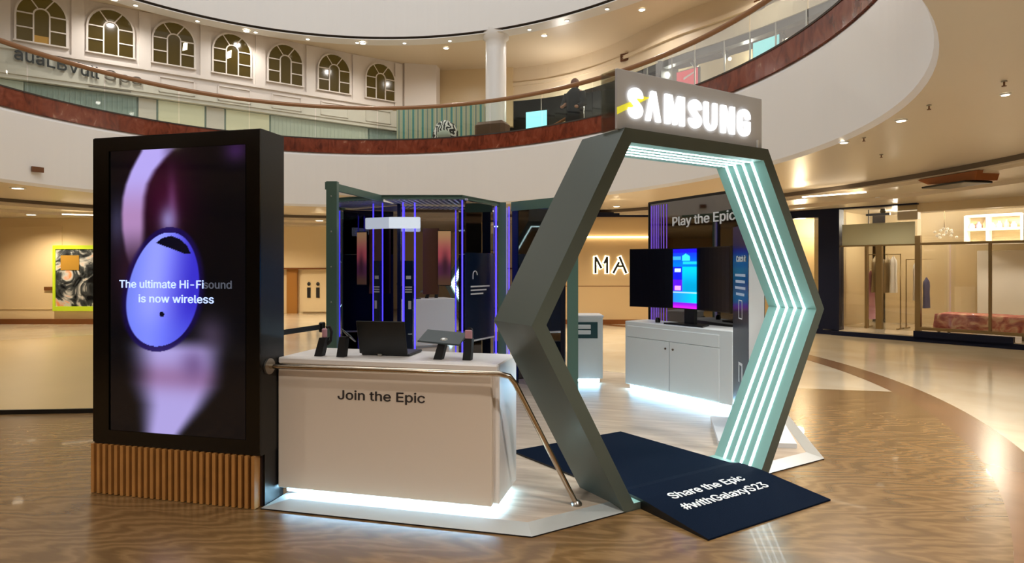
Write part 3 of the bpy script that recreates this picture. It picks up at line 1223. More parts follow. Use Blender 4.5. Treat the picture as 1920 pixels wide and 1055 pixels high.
for i, a in enumerate((39.5, 43.8, 47.6, 51.5, 56.2, 60.2, 65, 71, 77.5, 85)):
    b = MB()
    p = rp(a, bulk_off(a) + 0.02)
    b.tube([(p[0], p[1], 4.5), (p[0], p[1], 7.06)], 0.022, 6)
    struct(b.build(f'trim_{12 + i}', 'steel'))


def tangent(a):
    p, q = rp(a - 0.5, 3.5), rp(a + 0.5, 3.5)
    return atan2(p[1] - q[1], p[0] - q[0])      # points to the right as seen from inside


def sign_box(name, label, a, off, z0, z1, w, m_):
    p = rp(a, off)
    t = thing(name, label, 'screen', (p[0], p[1], z0), tangent(a))
    b = MB()
    b.box((0, 0.04, (z1 - z0) / 2), (w + 0.05, 0.08, z1 - z0 + 0.05))
    b.build('casing', 'shop_dark', t)
    b = MB()
    b.box((0, -0.008, (z1 - z0) / 2), (w, 0.02, z1 - z0))
    b.build('display', m_, t)
    s2 = MB()
    s2.box((0, 0.04, -(z0 - 4.5) / 2), (0.08, 0.06, z0 - 4.5))
    s2.build('stand', 'shop_dark', t)
    return t


sign_box('shop_screen', 'pale cyan screen in the upper shop at the right', 45.6, 3.62, 5.6, 6.80, 0.68, 'cyan_screen')
rs = sign_box('shop_poster_screen', 'red lit poster in the upper shop above the white sign box', 58.0, 3.7, 5.4, 6.66, 0.62, 'red_screen')
b = MB()
b.slab([(-0.1, 1.02), (0.2, 1.14), (0.22, 1.18), (-0.1, 1.08)], (0, -0.022, 0.0), (1, 0, 0), (0, 0, 1), (0, -1, 0), 0.004)
b.build('artwork', 'letter_white', rs)
sign_box('gallery_screen', 'pale cyan square screen beside the dark shop on the gallery', 82.3, 3.0, 4.95, 6.10, 0.66, 'cyan_screen')
for k, (a, lb) in enumerate(((44.2, 'black spotlight above the cyan screen of the upper shop'), (52.5, 'black spotlight with a bright spot in the middle of the upper shop'), (57.4, 'black spotlight above the red poster of the upper shop'))):
    p = rp(a, 3.9)
    t = thing('shop_spotlight', lb, 'spotlight', (p[0], p[1], 7.0), tangent(a))
    b = MB()
    b.tube([(0, 0, 0), (0, 0, -0.12)], 0.01, 6)
    b.build('stem', 'black', t)
    b = MB()
    b.tube([(-0.1, 0, -0.08), (0.06, 0, -0.26)], 0.05, 10)
    b.build('lamp_head', 'black', t)
    b = MB()
    b.ball((0.085, 0, -0.28), 0.045, 10, 8)
    b.build('bulb', 'lamp_glass', t)
# escalator side panels behind the person
es = thing('escalator', 'beige sided escalator rising behind the glass beside the person', 'escalator', (*rp(78, 2.4), 4.5), tangent(78))
b = MB()
b.slab([(-2.4, 0.2), (0.0, 1.15), (0.0, 0.0), (-2.4, 0.0)], (0.6, 0, 0), (1, 0, 0), (0, 0, 1), (0, 1, 0), 0.08)
b.build('side_panel', 'wall_sand', es)
b = MB()
b.tube([(-1.8, 0.04, 0.27), (0.6, 0.04, 1.22)], 0.04, 8)
b.build('handrail', 'plaque', es)
b = MB()
b.slab([(0, 1.12), (1.6, 0.75), (1.6, 0), (0, 0)], (1.0, 0.2, 0), (1, 0, 0), (0, 0, 1), (0, 1, 0), 0.08)
b.build('side_panel', 'wall_sand', es)
# person in black robe
pp = rp(69.6, 1.15)
per = thing('person', 'person in a long black robe standing behind the gallery glass, arm held in front', 'person', (pp[0], pp[1], 4.5), tangent(70))
me = bpy.data.meshes.new('body')
J = [((0, 0, 0.92), .17), ((0, 0, 1.15), .15), ((0, 0, 1.36), .16), ((0, 0, 1.46), .06), ((0, 0, 1.56), .085), ((0, 0, 1.66), .09),
     ((-.17, 0, 1.38), .07), ((-.24, -.05, 1.12), .06), ((-.2, -.24, 1.02), .045), ((-.2, -.32, 1.0), .035),
     ((.17, 0, 1.38), .07), ((.25, -.02, 1.1), .06), ((.2, -.2, .98), .045), ((.18, -.28, .97), .035),
     ((-.09, 0, .82), .13), ((-.10, 0, .45), .10), ((-.10, 0, .06), .06), ((.09, 0, .82), .13), ((.10, 0, .45), .10), ((.10, 0, .06), .06)]
E_ = [(0, 1), (1, 2), (2, 3), (3, 4), (4, 5), (2, 6), (6, 7), (7, 8), (8, 9), (2, 10), (10, 11), (11, 12), (12, 13), (0, 14), (14, 15), (15, 16), (0, 17), (17, 18), (18, 19)]
me.from_pydata([j[0] for j in J], E_, [])
bo = bpy.data.objects.new('body', me)
C.objects.link(bo)
bo.parent = per
me.materials.append(M['skin'])
sk_ = bo.modifiers.new('skin', 'SKIN')
for v, j in zip(me.skin_vertices[0].data, J):
    v.radius = (j[1], j[1])
me.skin_vertices[0].data[0].use_root = True
bo.modifiers.new('sub', 'SUBSURF').render_levels = 1
b = MB()
b.lathe([(0.26, 0.02), (0.27, 0.3), (0.24, 0.8), (0.21, 1.1), (0.24, 1.36), (0.14, 1.46), (0.09, 1.5)], (0, 0, 0), 20, 1.0, 0.78)
b.tube([(-.2, 0, 1.36), (-.28, -.06, 1.1), (-.22, -.24, 1.01)], [0.10, 0.085, 0.06], 10)
b.tube([(.2, 0, 1.36), (.28, -.03, 1.08), (.22, -.2, .98)], [0.10, 0.085, 0.06], 10)
b.build('robe', 'robe_black', per)
b = MB()
b.ball((0, 0.02, 1.62), (0.115, 0.115, 0.14), 14, 10)
b.build('headscarf', 'planter_brown', per)
# bag and seat beside the person, zebra seat, planter
p = rp(75.5, 1.1)
b = MB()
b.ball((0, 0, 0.28), (0.42, 0.25, 0.28), 16, 10)
b.slab([(-0.3, 0.2), (0.1, 0.5), (0.35, 0.62), (0.4, 0.3)], (0, -0.12, 0), (1, 0, 0), (0, 0, 1), (0, 1, 0), 0.24)
tag(b.build('lounge_chair', 'navy_panel', None, (p[0], p[1], 4.5), tangent(75.5)), 'dark padded lounge chair behind the glass left of the person', 'chair')
p = rp(95.4, 0.8)
z_ = thing('zebra_seat', 'black and white zebra striped round seat behind the gallery glass', 'seat', (p[0], p[1], 4.5))
b = MB()
b.lathe([(0.28, 0.0), (0.36, 0.15), (0.37, 0.45), (0.34, 0.7), (0.24, 0.9), (0.08, 0.99), (0.01, 1.0)], (0, 0, 0), 24)
b.build('seat_shell', 'zebra', z_)
b = MB()
b.ball((0.05, -0.28, 0.55), (0.2, 0.12, 0.14), 12, 8)
b.build('cushion', 'frost_teal', z_)
p = rp(85.2, 0.6)
b = MB()
b.box((0, 0, 0.4), (0.86, 0.5, 0.8), bev=0.09)
tag(b.build('planter', 'planter_brown', None, (p[0], p[1], 4.5), tangent(85)), 'brown rounded planter box at the foot of the white gallery column', 'planter')
# gallery column
p = rp(87.3, 1.75)
cm = MB()
cm.lathe([(0.33, 4.5), (0.29, 4.62), (0.29, 7.6), (0.29, 7.85), (0.36, 7.9), (0.36, 8.14)], (p[0], p[1], 0), 32)
struct(cm.build('column', 'fascia_white'), 'round white gallery column')

# ---------------------------------------------------------------- ceiling fittings
def downlight(x, y, z, label, group=None, energy=0, color=NEUT, r=0.07, spot=150):
    t = thing('downlight', label, 'downlight', (x, y, z), 0, group)
    b = MB()
    b.lathe([(r * 1.3, -0.012), (r * 1.3, 0.0), (r, 0.0), (r, -0.014)], (0, 0, 0), 20)
    b.build('rim', 'white_plate', t)
    b = MB()
    b.lathe([(0.001, -0.016), (r * 0.95, -0.016), (r * 0.95, -0.012), (0.001, -0.012)], (0, 0, 0), 16)
    b.build('lens', 'lamp_glass', t)
    if energy:
        lamp('downlight_beam', 'SPOT', (0, 0, -0.05), energy, color, 0.08, (0, 0, 0), radians(spot), t)
    return t


GS = 'downlights along the curved balcony soffit'
for k, (x, y) in enumerate(((2.42, 7.39), (2.16, 8.53))):
    downlight(x, y, 3.098, ['bright downlight starring at the edge of the white balcony fascia', 'smaller downlight at the fascia edge right of the white sign'][k], None, 120, NEUT, 0.045)
downlight(2.96, 6.49, 3.098, 'downlight in the cream soffit at the right edge of the picture', None, 120, NEUT, 0.032)
GL = 'downlights in the ceiling before the left wall'
downlight(*pr(-9.7, 12.3), 3.098, 'round downlight nearest the fascia in the left ceiling', GL, 230, WARM, 0.1)
downlight(*pr(-12.2, 15.9), 2.878, 'round downlight close to the beige left wall', GL, 260, WARM, 0.1)
downlight(*pr(-5.5, 17.9), 2.878, 'downlight over the washroom wall by the green post', None, 240, WARM, 0.1)
downlight(*pr(-7.9, 18.6), 2.878, 'downlight over the washroom wall near the screen tower', None, 240, WARM, 0.1)
for k, a in enumerate((205, 235, 262, 290, 316, 338)):  # unseen fittings added to brighten the space under the balcony
    downlight(*rp(a, 1.3), 3.098, 'added fill downlight in the unseen part of the soffit', 'added fill downlights behind the camera', 260, NEUT)
for k, (r_, d_) in enumerate(((2.4, 14.4), (4.6, 14.0), (1.2, 12.8))):
    downlight(*pr(r_, d_), 2.945 if k < 2 else 3.098, ['downlight over the sandy wall above the shop letters', 'downlight before the sandy wall behind the dark display wall', 'downlight over the walkway behind the booth'][k], None, 210, WARM, 0.07)
for k, (r_, d_) in enumerate(((7.4, 12.6), (8.4, 9.9))):
    downlight(*pr(r_, d_), 2.945, ['downlight before the navy facade', 'downlight in the ceiling before the clothes shop window'][k], None, 130, WARM, 0.07)
# line lights
for (r0, d0), (r1, d1), lb, z in (((-11.2, 15.6), (-10.6, 15.9), 'short linear light in the ceiling beside the screen tower', 2.87), ((5.75, 12.4), (6.55, 11.6), 'long linear light in the ceiling right of the hexagonal arch', 2.94)):
    a, b_ = pr(r0, d0), pr(r1, d1)
    m_ = MB()
    L_ = hypot(b_[0] - a[0], b_[1] - a[1])
    m_.box((0, 0, -0.01), (L_, 0.06, 0.02))
    tag(m_.build('linear_light', 'lamp_glass', None, ((a[0] + b_[0]) / 2, (a[1] + b_[1]) / 2, z), atan2(b_[1] - a[1], b_[0] - a[0])), lb, 'light')
# sprinklers
for k, (x, y) in enumerate(((2.32, 8.3), (2.46, 6.78), (2.75, 6.05), (2.9, 9.6))):
    t = thing('sprinkler', ['dark sprinkler between the two starry downlights', 'dark sprinkler right of the brightest downlight', 'dark sprinkler high in the soffit at the right', 'small sprinkler low in the soffit above the navy facade'][k], 'sprinkler', (x, y, 3.098))
    b = MB()
    b.lathe([(0.022, -0.008), (0.022, 0.0)], (0, 0, 0), 12)
    b.build('escutcheon', 'steel', t)
    b = MB()
    b.tube([(0, 0, -0.005), (0, 0, -0.04)], 0.007, 8)
    b.lathe([(0.018, -0.045), (0.018, -0.039)], (0, 0, 0), 12)
    b.build('sprinkler_head', 'plaque', t)
# open ceiling hatch
t = thing('ceiling_hatch', 'open brown hatch hanging from the ceiling at the right', 'hatch', (4.3, 11.2, 2.99), radians(-66))
b = MB()
b.slab([(-0.55, 0), (0.55, 0), (0.5, -0.14), (-0.35, -0.10), (-0.5, -0.03)], (0, 0, 0), (1, 0, 0), (0, 0, 1), (0, 1, 0), 0.4)
b.build('flap', 'hatch_brown', t)
b = MB()
b.box((0.08, 0.1, -0.16), (0.8, 0.5, 0.03), bev=0.01)
b.build('dark_lid', 'black', t)
# gallery downlights
GU = 'downlights in the ring moulding over the gallery'
for k, a in enumerate((148, 139, 130, 121.5, 113, 104.5, 96, 88, 80.5, 73, 65, 57, 49, 41)):
    downlight(*rp(a, UO + 0.24), 7.978, 'small downlight in the pale ring moulding above the gallery', GU, 0, NEUT, 0.05)
for k, (a, off, en) in enumerate(((151, 1.66, 105), (131.5, 1.64, 70), (112, 1.66, 100), (98, 2.6, 90), (80, 2.6, 90), (62, 2.6, 90), (44, 2.6, 90), (26, 2.6, 80), (-10, 2.6, 60))):
    downlight(*rp(a, off), 7.965 if off < 2 else 8.12, 'round downlight in the gallery ceiling behind the ring moulding', 'downlights in the gallery ceiling', en, NEUT, 0.08, 165)
for a in (35, 50, 62, 80):
    p = rp(a, 4.1)
    lamp('upper_shop_light', 'POINT', (p[0], p[1], 6.8), 45, NEUT, 0.1)
for k, (a, off, lb) in enumerate(((99.5, 4.9, 'square vent grille on the beige recess by the gallery column'), (69.5, 3.4, 'square vent grille on the curved bulkhead above the gallery'), (46, 3.4, 'square vent grille on the curved bulkhead at the top of the picture'))):
    p = rp(a, off if k == 0 else bulk_off(a) - 0.03)
    b = MB()
    b.box((0, 0, 0), (0.26, 0.05, 0.22))
    for q in range(4):
        b.box((0, -0.03, -0.08 + 0.053 * q), (0.22, 0.02, 0.02))
    tag(b.build('vent_grille', 'plaque', None, (p[0], p[1], 7.05 if k == 0 else 7.6), tangent(a)), lb, 'vent')

# ================================================================= THE BOOTH
AX, AY = 0.2526, 4.4898
P1 = (AX - 1.4 * 0.70711, AY - 1.4 * 0.70711)
P2 = (AX + 1.403 * 0.70711, AY + 1.403 * 0.70711)
XL = -2.503
PLAT = [(XL, 3.503), P1, P2, (P2[0], 7.15), (-0.12, 8.95), (-1.5, 9.6), (-4.2, 9.4), (-4.2, 5.6), (-3.7, 4.2), (XL, 4.2)]
pf_ = thing('booth_platform', 'low booth platform of pale wood with a sloped silver edge trim', 'platform', (0, 0, 0))


def inset(poly, d):
    n = len(poly)
    a = sum(poly[i][0] * poly[(i + 1) % n][1] - poly[(i + 1) % n][0] * poly[i][1] for i in range(n))
    s = 1 if a > 0 else -1
    res = []
    for i in range(n):
        p0, p1, p2 = Vector(poly[i - 1]), Vector(poly[i]), Vector(poly[(i + 1) % n])
        e1, e2 = (p1 - p0).normalized(), (p2 - p1).normalized()
        n1, n2 = Vector((-e1.y, e1.x)) * s, Vector((-e2.y, e2.x)) * s
        bi = (n1 + n2)
        k = d / max(0.3, (1 + n1.dot(n2)))
        res.append((p1.x + bi.x * k, p1.y + bi.y * k))
    return res


IN = inset(PLAT, 0.125)
b = MB()
b.prism(IN, 0.0, 0.038)
b.build('deck', 'platform_wood', pf_)
b = MB()
n = len(PLAT)
vs = [(p[0], p[1], 0.0) for p in PLAT] + [(p[0], p[1], 0.012) for p in PLAT] + [(p[0], p[1], 0.040) for p in IN] + [(p[0], p[1], 0.030) for p in IN]
fs = []
for i in range(n):
    j = (i + 1) % n
    fs += [(n + i, n + j, 2 * n + j, 2 * n + i), (2 * n + i, 2 * n + j, 3 * n + j, 3 * n + i)]
b.add(vs, fs)
b.build('edge_trim', 'trim_alu', pf_)
b = MB()
b.add(vs, [(i, (i + 1) % n, n + (i + 1) % n, n + i) for i in range(n)])
b.build('kick_edge', 'black', pf_)

# ---------------------------------------------------------------- screen tower
tw = thing('screen_tower', 'tall black digital screen tower on a slatted wooden base', 'screen', (-3.155, 3.503, 0))
TW, TT = 0.652, 2.432
b = MB()
b.box((0, 0.125, (0.343 + TT) / 2), (2 * TW, 0.25, TT - 0.343))
b.build('casing', 'tower_black', tw)
b = MB()
b.box((0, 0.15, 0.1715), (2 * TW - 0.01, 0.2, 0.343))
b.build('plinth', 'black', tw)
b = MB()
nsl = 27
for i in range(nsl):
    x = -TW - 0.02 + (2 * TW + 0.0) * (i + 0.5) / nsl
    b.box((x, 0.015, 0.175), (0.023, 0.07, 0.335))
for i in range(5):
    b.box((-TW - 0.01, 0.06 + 0.045 * i, 0.175), (0.03, 0.022, 0.335))
b.build('slat_base', 'wood_a', tw)
b = MB()
b.box((-0.01, 0.045, 0.172), (2 * TW - 0.02, 0.012, 0.33))
b.build('slat_backing', 'wood_dark', tw)
b = MB()
for c, s in (((-TW + 0.065, -0.004, 1.39), (0.13, 0.012, 2.07)), ((TW - 0.05, -0.004, 1.39), (0.1, 0.012, 2.07)), ((0.015, -0.004, 2.38), (1.074, 0.012, 0.09)), ((0.015, -0.004, 0.398), (1.074, 0.012, 0.086))):
    b.box(c, s)
b.build('bezel', 'bezel', tw)

outer = [(283, 268), (300, 258), (320, 247), (345, 237), (370, 231), (400, 229), (430, 230), (470, 236), (520, 250)]
inner = [(283, 338), (300, 318), (320, 300), (345, 286), (370, 280), (400, 278), (430, 278), (470, 276), (520, 262)]


def ear(u, v):
    x = 208 + u * 254
    y = 281 + v * 530
    c = (4, 4, 7)
    # background glow of the head, deep plum to the right of the rim
    g = math.exp(-(((x - 310) / 55) ** 2 + ((y - 370) / 90) ** 2))
    c = mixc(c, (58, 8, 36), 0.85 * g)
    g = math.exp(-(((x - 222) / 18) ** 2 + ((y - 420) / 45) ** 2))
    c = mixc(c, (66, 64, 96), 0.7 * g)
    g = math.exp(-(((x - 445) / 22) ** 2 + ((y - 290) / 22) ** 2))
    c = mixc(c, (52, 26, 70), 0.9 * g)
    g = math.exp(-(((x - 245) / 35) ** 2 + ((y - 510) / 70) ** 2))
    c = mixc(c, (54, 22, 44), 0.6 * g)
    # inner fold
    g = math.exp(-(((x - 328 - (y - 400) * 0.02) / 9) ** 2 + ((y - 385) / 50) ** 2))
    c = mixc(c, (98, 50, 92), 0.8 * g)
    g = math.exp(-(((x - 320) / 16) ** 2 + ((y - 415) / 26) ** 2))
    c = mixc(c, (132, 118, 172), 0.95 * g)
    # outer rim of the ear
    xo, xi = interp(outer, y), interp(inner, y)
    w = sm(xo - 4, xo + 6, x) * (1 - sm(xi - 14, xi + 3, x)) * (1 - sm(415, 520, y))
    w *= 1 - 0.55 * sm(300, 335, x) * (1 - sm(290, 330, y))
    top = mixc((172, 158, 228), (166, 128, 176), sm(320, 410, y))
    c = mixc(c, top, w)
    # neck and jaw below
    half = interp([(640, 95), (660, 92), (720, 88), (760, 62), (810, 36)], y)
    cx_ = interp([(640, 335), (700, 338), (760, 330), (812, 310)], y)
    w = sm(cx_ - half - 18, cx_ - half * 0.35, x) * (1 - sm(cx_ + half * 0.45, cx_ + half + 6, x)) * sm(625, 660, y)
    neck = mixc((172, 160, 222), (150, 116, 164), math.exp(-((y - 705) / 26) ** 2))
    c = mixc(c, neck, 0.95 * w)
    g = math.exp(-(((x - 368) / 26) ** 2 + ((y - 680) / 30) ** 2))
    c = mixc(c, (84, 58, 104), 0.6 * g)
    g = math.exp(-(((x - 400) / 30) ** 2 + ((y - 625) / 35) ** 2))
    c = mixc(c, (92, 76, 104), 0.6 * g)
    # dark edge round the bud
    ex, ey = 310, 543
    dx, dy = x - ex, y - ey
    t_ = max(-1, min(1, dy / 106))
    wl_ = 70 * (sqrt(max(0, 1 - t_ * t_)) if t_ > 0 else max(0, 1 - abs(t_) ** 2.2) ** 0.46) * (1 + 0.12 * t_)
    sh_ = 13 * (-t_)
    d = abs(dx - sh_) / max(1, wl_)
    if abs(dy) < 116:
        t2 = max(-1, min(1, dy / 116))
        wl2 = 79 * (sqrt(max(0, 1 - t2 * t2)) if t2 > 0 else max(0, 1 - abs(t2) ** 2.2) ** 0.46) * (1 + 0.12 * t2)
        d2 = abs(dx - sh_) / max(1, wl2)
        c = mixc(c, (20, 8, 74), 0.85 * (1 - sm(0.86, 1.06, d2)))
    if abs(dy) <= 106:
        w = 1 - sm(0.95, 1.0, d)
        k = (dx - sh_) / 70
        bud = mixc((140, 148, 252), (52, 44, 190), sm(-0.2, 0.95, k + 0.1))
        bud = mixc(bud, (92, 110, 214), 0.6 * (1 - sm(-1.0, -0.3, k)))
        bud = mixc(bud, (96, 112, 240), sm(20, 90, dy) * 0.5)
        c = mixc(c, bud, w)
    # slot
    slot = [(297, 456), (308, 447), (326, 443), (342, 449), (356, 462), (363, 477), (352, 477), (332, 469), (312, 462)]
    ins = False
    j = len(slot) - 1
    for i in range(len(slot)):
        if ((slot[i][1] > y) != (slot[j][1] > y)) and x < (slot[j][0] - slot[i][0]) * (y - slot[i][1]) / (slot[j][1] - slot[i][1]) + slot[i][0]:
            ins = not ins
        j = i
    if ins:
        c = (5, 6, 22)
    if hypot(x - 308, (y - 589) * 0.85) < 4.5:
        c = (8, 8, 26)
    return c


picture('screen', 1.052, 1.892, 190, 340, ear, 'pic_screen', (-0.508, -0.006, 0.442), (1, 0, 0), (0, 0, 1), tw)
K = 1.052 / 254


def scr(px, py):
    return (-0.508 + (px - 208) * K, -0.008, 0.442 + 1.892 * (811 - py) / 530)


text_mb('The ultimate Hi-Fi', (0.665, 0.072), scr(226, 540), (1, 0, 0), (0, 0, 1), 0.002, 0.012).build('lettering', 'screen_text', tw)
text_mb('sound', (0.21, 0.072), scr(387, 540), (1, 0, 0), (0, 0, 1), 0.002, 0.012).build('lettering', 'screen_text_dim', tw)
text_mb('is now wireless', (0.585, 0.072), scr(264, 567), (1, 0, 0), (0, 0, 1), 0.002, 0.012).build('lettering', 'screen_text', tw)

# ---------------------------------------------------------------- front counter
CX0, CX1, CY0, CY1, CZ0, CZ1 = XL + 0.004, -0.99, 3.68, 4.19, 0.085, 0.95
ct = thing('service_counter', 'white front counter with glowing base reading Join the Epic', 'counter', (-1.745, 3.935, 0.038))
b = MB()
b.box(((CX0 + CX1) / 2 + 1.745, (CY0 + 0.05 + CY1) / 2 - 3.935, (CZ0 + CZ1) / 2 - 0.038), (CX1 - CX0, CY1 - CY0 - 0.05, CZ1 - CZ0), bev=0.008)
b.build('body', 'counter_white', ct)
b = MB()
b.box(((CX0 + CX1 - 0.035) / 2 + 1.745, CY0 + 0.025 - 3.935, (CZ0 + CZ1 - 0.05) / 2 - 0.038), (CX1 - CX0 - 0.035, 0.05, CZ1 - 0.05 - CZ0), bev=0.006)
b.build('front_panel', 'counter_beige', ct)
b = MB()
b.box(((CX0 + CX1) / 2 + 1.745, CY0 + 0.012 - 3.935 + 0.013, CZ1 - 0.021 - 0.038), (CX1 - CX0, 0.05, 0.042), bev=0.008)
b.build('top_lip', 'counter_white', ct)
b = MB()
b.box(((CX0 + CX1) / 2 + 1.745 - 0.03, 0.0, 0.0235), (CX1 - CX0 - 0.10, CY1 - CY0 - 0.14, 0.047))
b.build('plinth', 'counter_white', ct)
b = MB()
b.box(((CX0 + CX1) / 2 + 1.745 - 0.03, CY0 + 0.050 - 3.935, CZ0 - 0.038 - 0.006), (CX1 - CX0 - 0.08, 0.014, 0.012))
b.box((CX1 + 1.745 - 0.05, 0, CZ0 - 0.038 - 0.006), (0.014, CY1 - CY0 - 0.10, 0.012))
b.build('led_strip', 'led_plinth', ct)
text_mb('Join the Epic', (0.60, 0.083), (-2.058 + 1.745, CY0 - 3.935 - 0.0005, 0.694 - 0.038), (1, 0, 0.008), (0, 0, 1), 0.003, 0.012).build('lettering', 'letter_dark', ct)

# handrail in front of the counter
hrl = thing('grab_rail', 'slim steel rail running in front of the counter and down to the platform', 'rail', (-0.545, 3.965, 0.038))
b = MB()
pth = [(XL + 0.01, 3.58, 0.905), (-0.95, 3.58, 0.918), (-0.89, 3.585, 0.905), (-0.862, 3.61, 0.86), (-0.545, 3.965, 0.045)]
b.tube([(p[0] + 0.545, p[1] - 3.965, p[2] - 0.038) for p in pth], 0.0165, 12)
b.build('tube', 'rail_steel', hrl)
b = MB()
b.tube([(XL + 0.002 + 0.545, 3.58 - 3.965, 0.905 - 0.038), (XL + 0.016 + 0.545, 3.58 - 3.965, 0.905 - 0.038)], 0.052, 20)
b.build('wall_flange', 'steel', hrl)
b = MB()
b.lathe([(0.036, 0.0), (0.036, 0.012), (0.02, 0.03)], (0, 0, 0), 18)
b.build('floor_flange', 'steel', hrl)

# ---------------------------------------------------------------- hexagonal arch
ARCH = thing('hexagonal_arch', 'large hexagonal entrance arch in grey-green metal lined with white light strips', 'arch', (AX, AY, 0), radians(45))
R, TH, DEPA = 1.4004, 0.0885, 0.437
k3 = sqrt(3) / 2
ZM = R * k3


def hexa(r):
    return [(r * cos(radians(60 * i)), ZM + r * k3 / k3 * sin(radians(60 * i))) for i in range(6)]


ZBOT = 0.05


def hexcut(r):
    h_ = hexa(r)
    for i in (4, 5):
        x = r - (ZM - ZBOT) / sqrt(3)
        h_[i] = (x if i == 5 else -x, ZBOT)
    return h_


ho, hi_ = hexa(R), hexcut(R - TH / k3)
zb = 0.055
# inner bottom corners are cut by the deck line
b = MB()
vs = []
for y in (0.0, DEPA):
    vs += [(p[0], y, max(0.0, p[1])) for p in ho] + [(p[0], y, p[1]) for p in hi_]
fs = []
for i in range(6):
    j = (i + 1) % 6
    fs += [(i, j, 6 + j, 6 + i), (12 + j, 12 + i, 18 + i, 18 + j), (j, i, 12 + i, 12 + j)]
b.add(vs, fs)
b.build('frame', 'arch_green', ARCH)
b = MB()
fs = []
for i in (5, 0, 1, 2, 3, 4):
    j = (i + 1) % 6
    fs += [(6 + i, 6 + j, 18 + j, 18 + i)]
b.add(vs, fs)
b.build('inner_lining', 'arch_green_lit', ARCH)
for q, yf in enumerate((0.105, 0.185, 0.262, 0.340)):
    b = MB()
    vs, fs = [], []
    hl = hexcut(R - TH / k3 - 0.003)
    order = [5, 0, 1, 2, 3, 4]
    for i in order:
        for y in (yf - 0.010, yf + 0.010):
            vs.append((hl[i][0], y, hl[i][1]))
    for i in range(5):
        fs.append((2 * i, 2 * i + 1, 2 * i + 3, 2 * i + 2))
    b.add(vs, fs)
    b.build('led_strip', 'led_white', ARCH)

# ---------------------------------------------------------------- sign box on top of the arch
SGN = thing('sign_box', 'grey sign box with glowing white brand lettering on top of the hexagonal arch', 'sign', (AX, AY, 2.4256), radians(45))
b = MB()
b.box((-0.012, 0.062, 0.192), (1.42, 0.02, 0.384), bev=0.003)
b.build('front_panel', 'sign_grey', SGN)
b = MB()
b.box((-0.717, 0.137, 0.192), (0.01, 0.13, 0.384))
b.build('side_panel', 'acrylic', SGN)
b = MB()
b.box((0.693, 0.137, 0.192), (0.01, 0.13, 0.384))
b.build('side_panel', 'acrylic', SGN)
b = MB()
b.box((-0.012, 0.207, 0.192), (1.42, 0.008, 0.384))
b.build('back_panel', 'acrylic', SGN)
b = MB()
b.slab([(-0.722, 0.09), (-0.722, 0.135), (-0.50, 0.235), (-0.44, 0.235)], (0, 0.0515, 0), (1, 0, 0), (0, 0, 1), (0, -1, 0), 0.003)
b.build('yellow_stripe', 'yellow_strip', SGN)
LB = 2.507 - 2.4256
LH = 0.196
for ch_, x0, x1 in (('S', -0.659, -0.526), ('V', -0.509, -0.366), ('M', -0.338, -0.141), ('S', -0.112, 0.021), ('U', 0.041, 0.18), ('N', 0.211, 0.366), ('G', 0.393, 0.537)):
    x0 += 0.02
    x1 += 0.02
    x0, x1 = x0 + 0.04 * (x1 - x0), x1 - 0.04 * (x1 - x0)
    w = x1 - x0
    if ch_ == 'V':
        b = MB()
        b.slab([(0, 0), (0.36 * w, LH), (0.66 * w, LH), (w, 0), (0.70 * w, 0), (0.49 * w, 0.72 * LH), (0.29 * w, 0)], (x0, 0.0515, LB), (1, 0, 0), (0, 0, 1), (0, -1, 0), 0.015)
    elif ch_ == 'N':
        b = MB()
        b.slab([(0, 0), (0, LH), (0.34 * w, LH), (0.68 * w, 0.35 * LH), (0.68 * w, LH), (w, LH), (w, 0), (0.66 * w, 0), (0.32 * w, 0.65 * LH), (0.32 * w, 0)], (x0, 0.0515, LB), (1, 0, 0), (0, 0, 1), (0, -1, 0), 0.015)
    elif ch_ == 'M':
        b = MB()
        b.slab([(0, 0), (0, LH), (0.34 * w, LH), (0.5 * w, 0.36 * LH), (0.66 * w, LH), (w, LH), (w, 0), (0.76 * w, 0), (0.76 * w, 0.74 * LH), (0.58 * w, 0), (0.42 * w, 0), (0.24 * w, 0.74 * LH), (0.24 * w, 0)], (x0, 0.0515, LB), (1, 0, 0), (0, 0, 1), (0, -1, 0), 0.015)
    elif ch_ == 'U':
        b = MB()
        r_ = w / 2
        po = [(0, LH), (0, r_)] + [(r_ - r_ * cos(pi * k / 12), r_ - r_ * sin(pi * k / 12)) for k in range(13)] + [(w, LH), (w * 0.69, LH), (w * 0.69, r_)]
        ri = 0.19 * w
        po += [(r_ + ri * cos(pi * k / 12), r_ - ri * 1.5 * sin(pi * k / 12)) for k in range(13)] + [(0.31 * w, LH)]
        b.slab(po, (x0, 0.0515, LB), (1, 0, 0), (0, 0, 1), (0, -1, 0), 0.015)
    else:
        b = MB()
        t_ = 0.165
        up = [(0.5 + 0.335 * cos(pi * k / 10), 1.11 + 0.225 * sin(pi * k / 10)) for k in range(11)]
        dn = [(0.5 + 0.335 * cos(pi * k / 10), 0.39 - 0.225 * sin(pi * k / 10)) for k in range(11)]
        if ch_ == 'S':
            path = [(0.835, 1.02)] + up + [(0.175, 1.03), (0.25, 0.94), (0.5, 0.75), (0.75, 0.56), (0.825, 0.47)] + dn + [(0.165, 0.48)]
        else:
            path = [(0.835, 0.98)] + up + [(0.165, 0.75)] + dn[::-1] + [(0.835, 0.72)]
        sx_, sy_ = w, LH / 1.5
        ribbon(b, path, t_, (x0, 0.0515, LB), (sx_, 0, 0), (0, 0, sy_), (0, -1, 0), 0.015)
        if ch_ == 'G':
            b.slab([(0.5, 0.62), (0.99, 0.62), (0.99, 0.82), (0.5, 0.82)], (x0, 0.0515, LB), (sx_, 0, 0), (0, 0, sy_), (0, -1, 0), 0.0155)
    b.build('lettering', 'sign_letter', SGN)
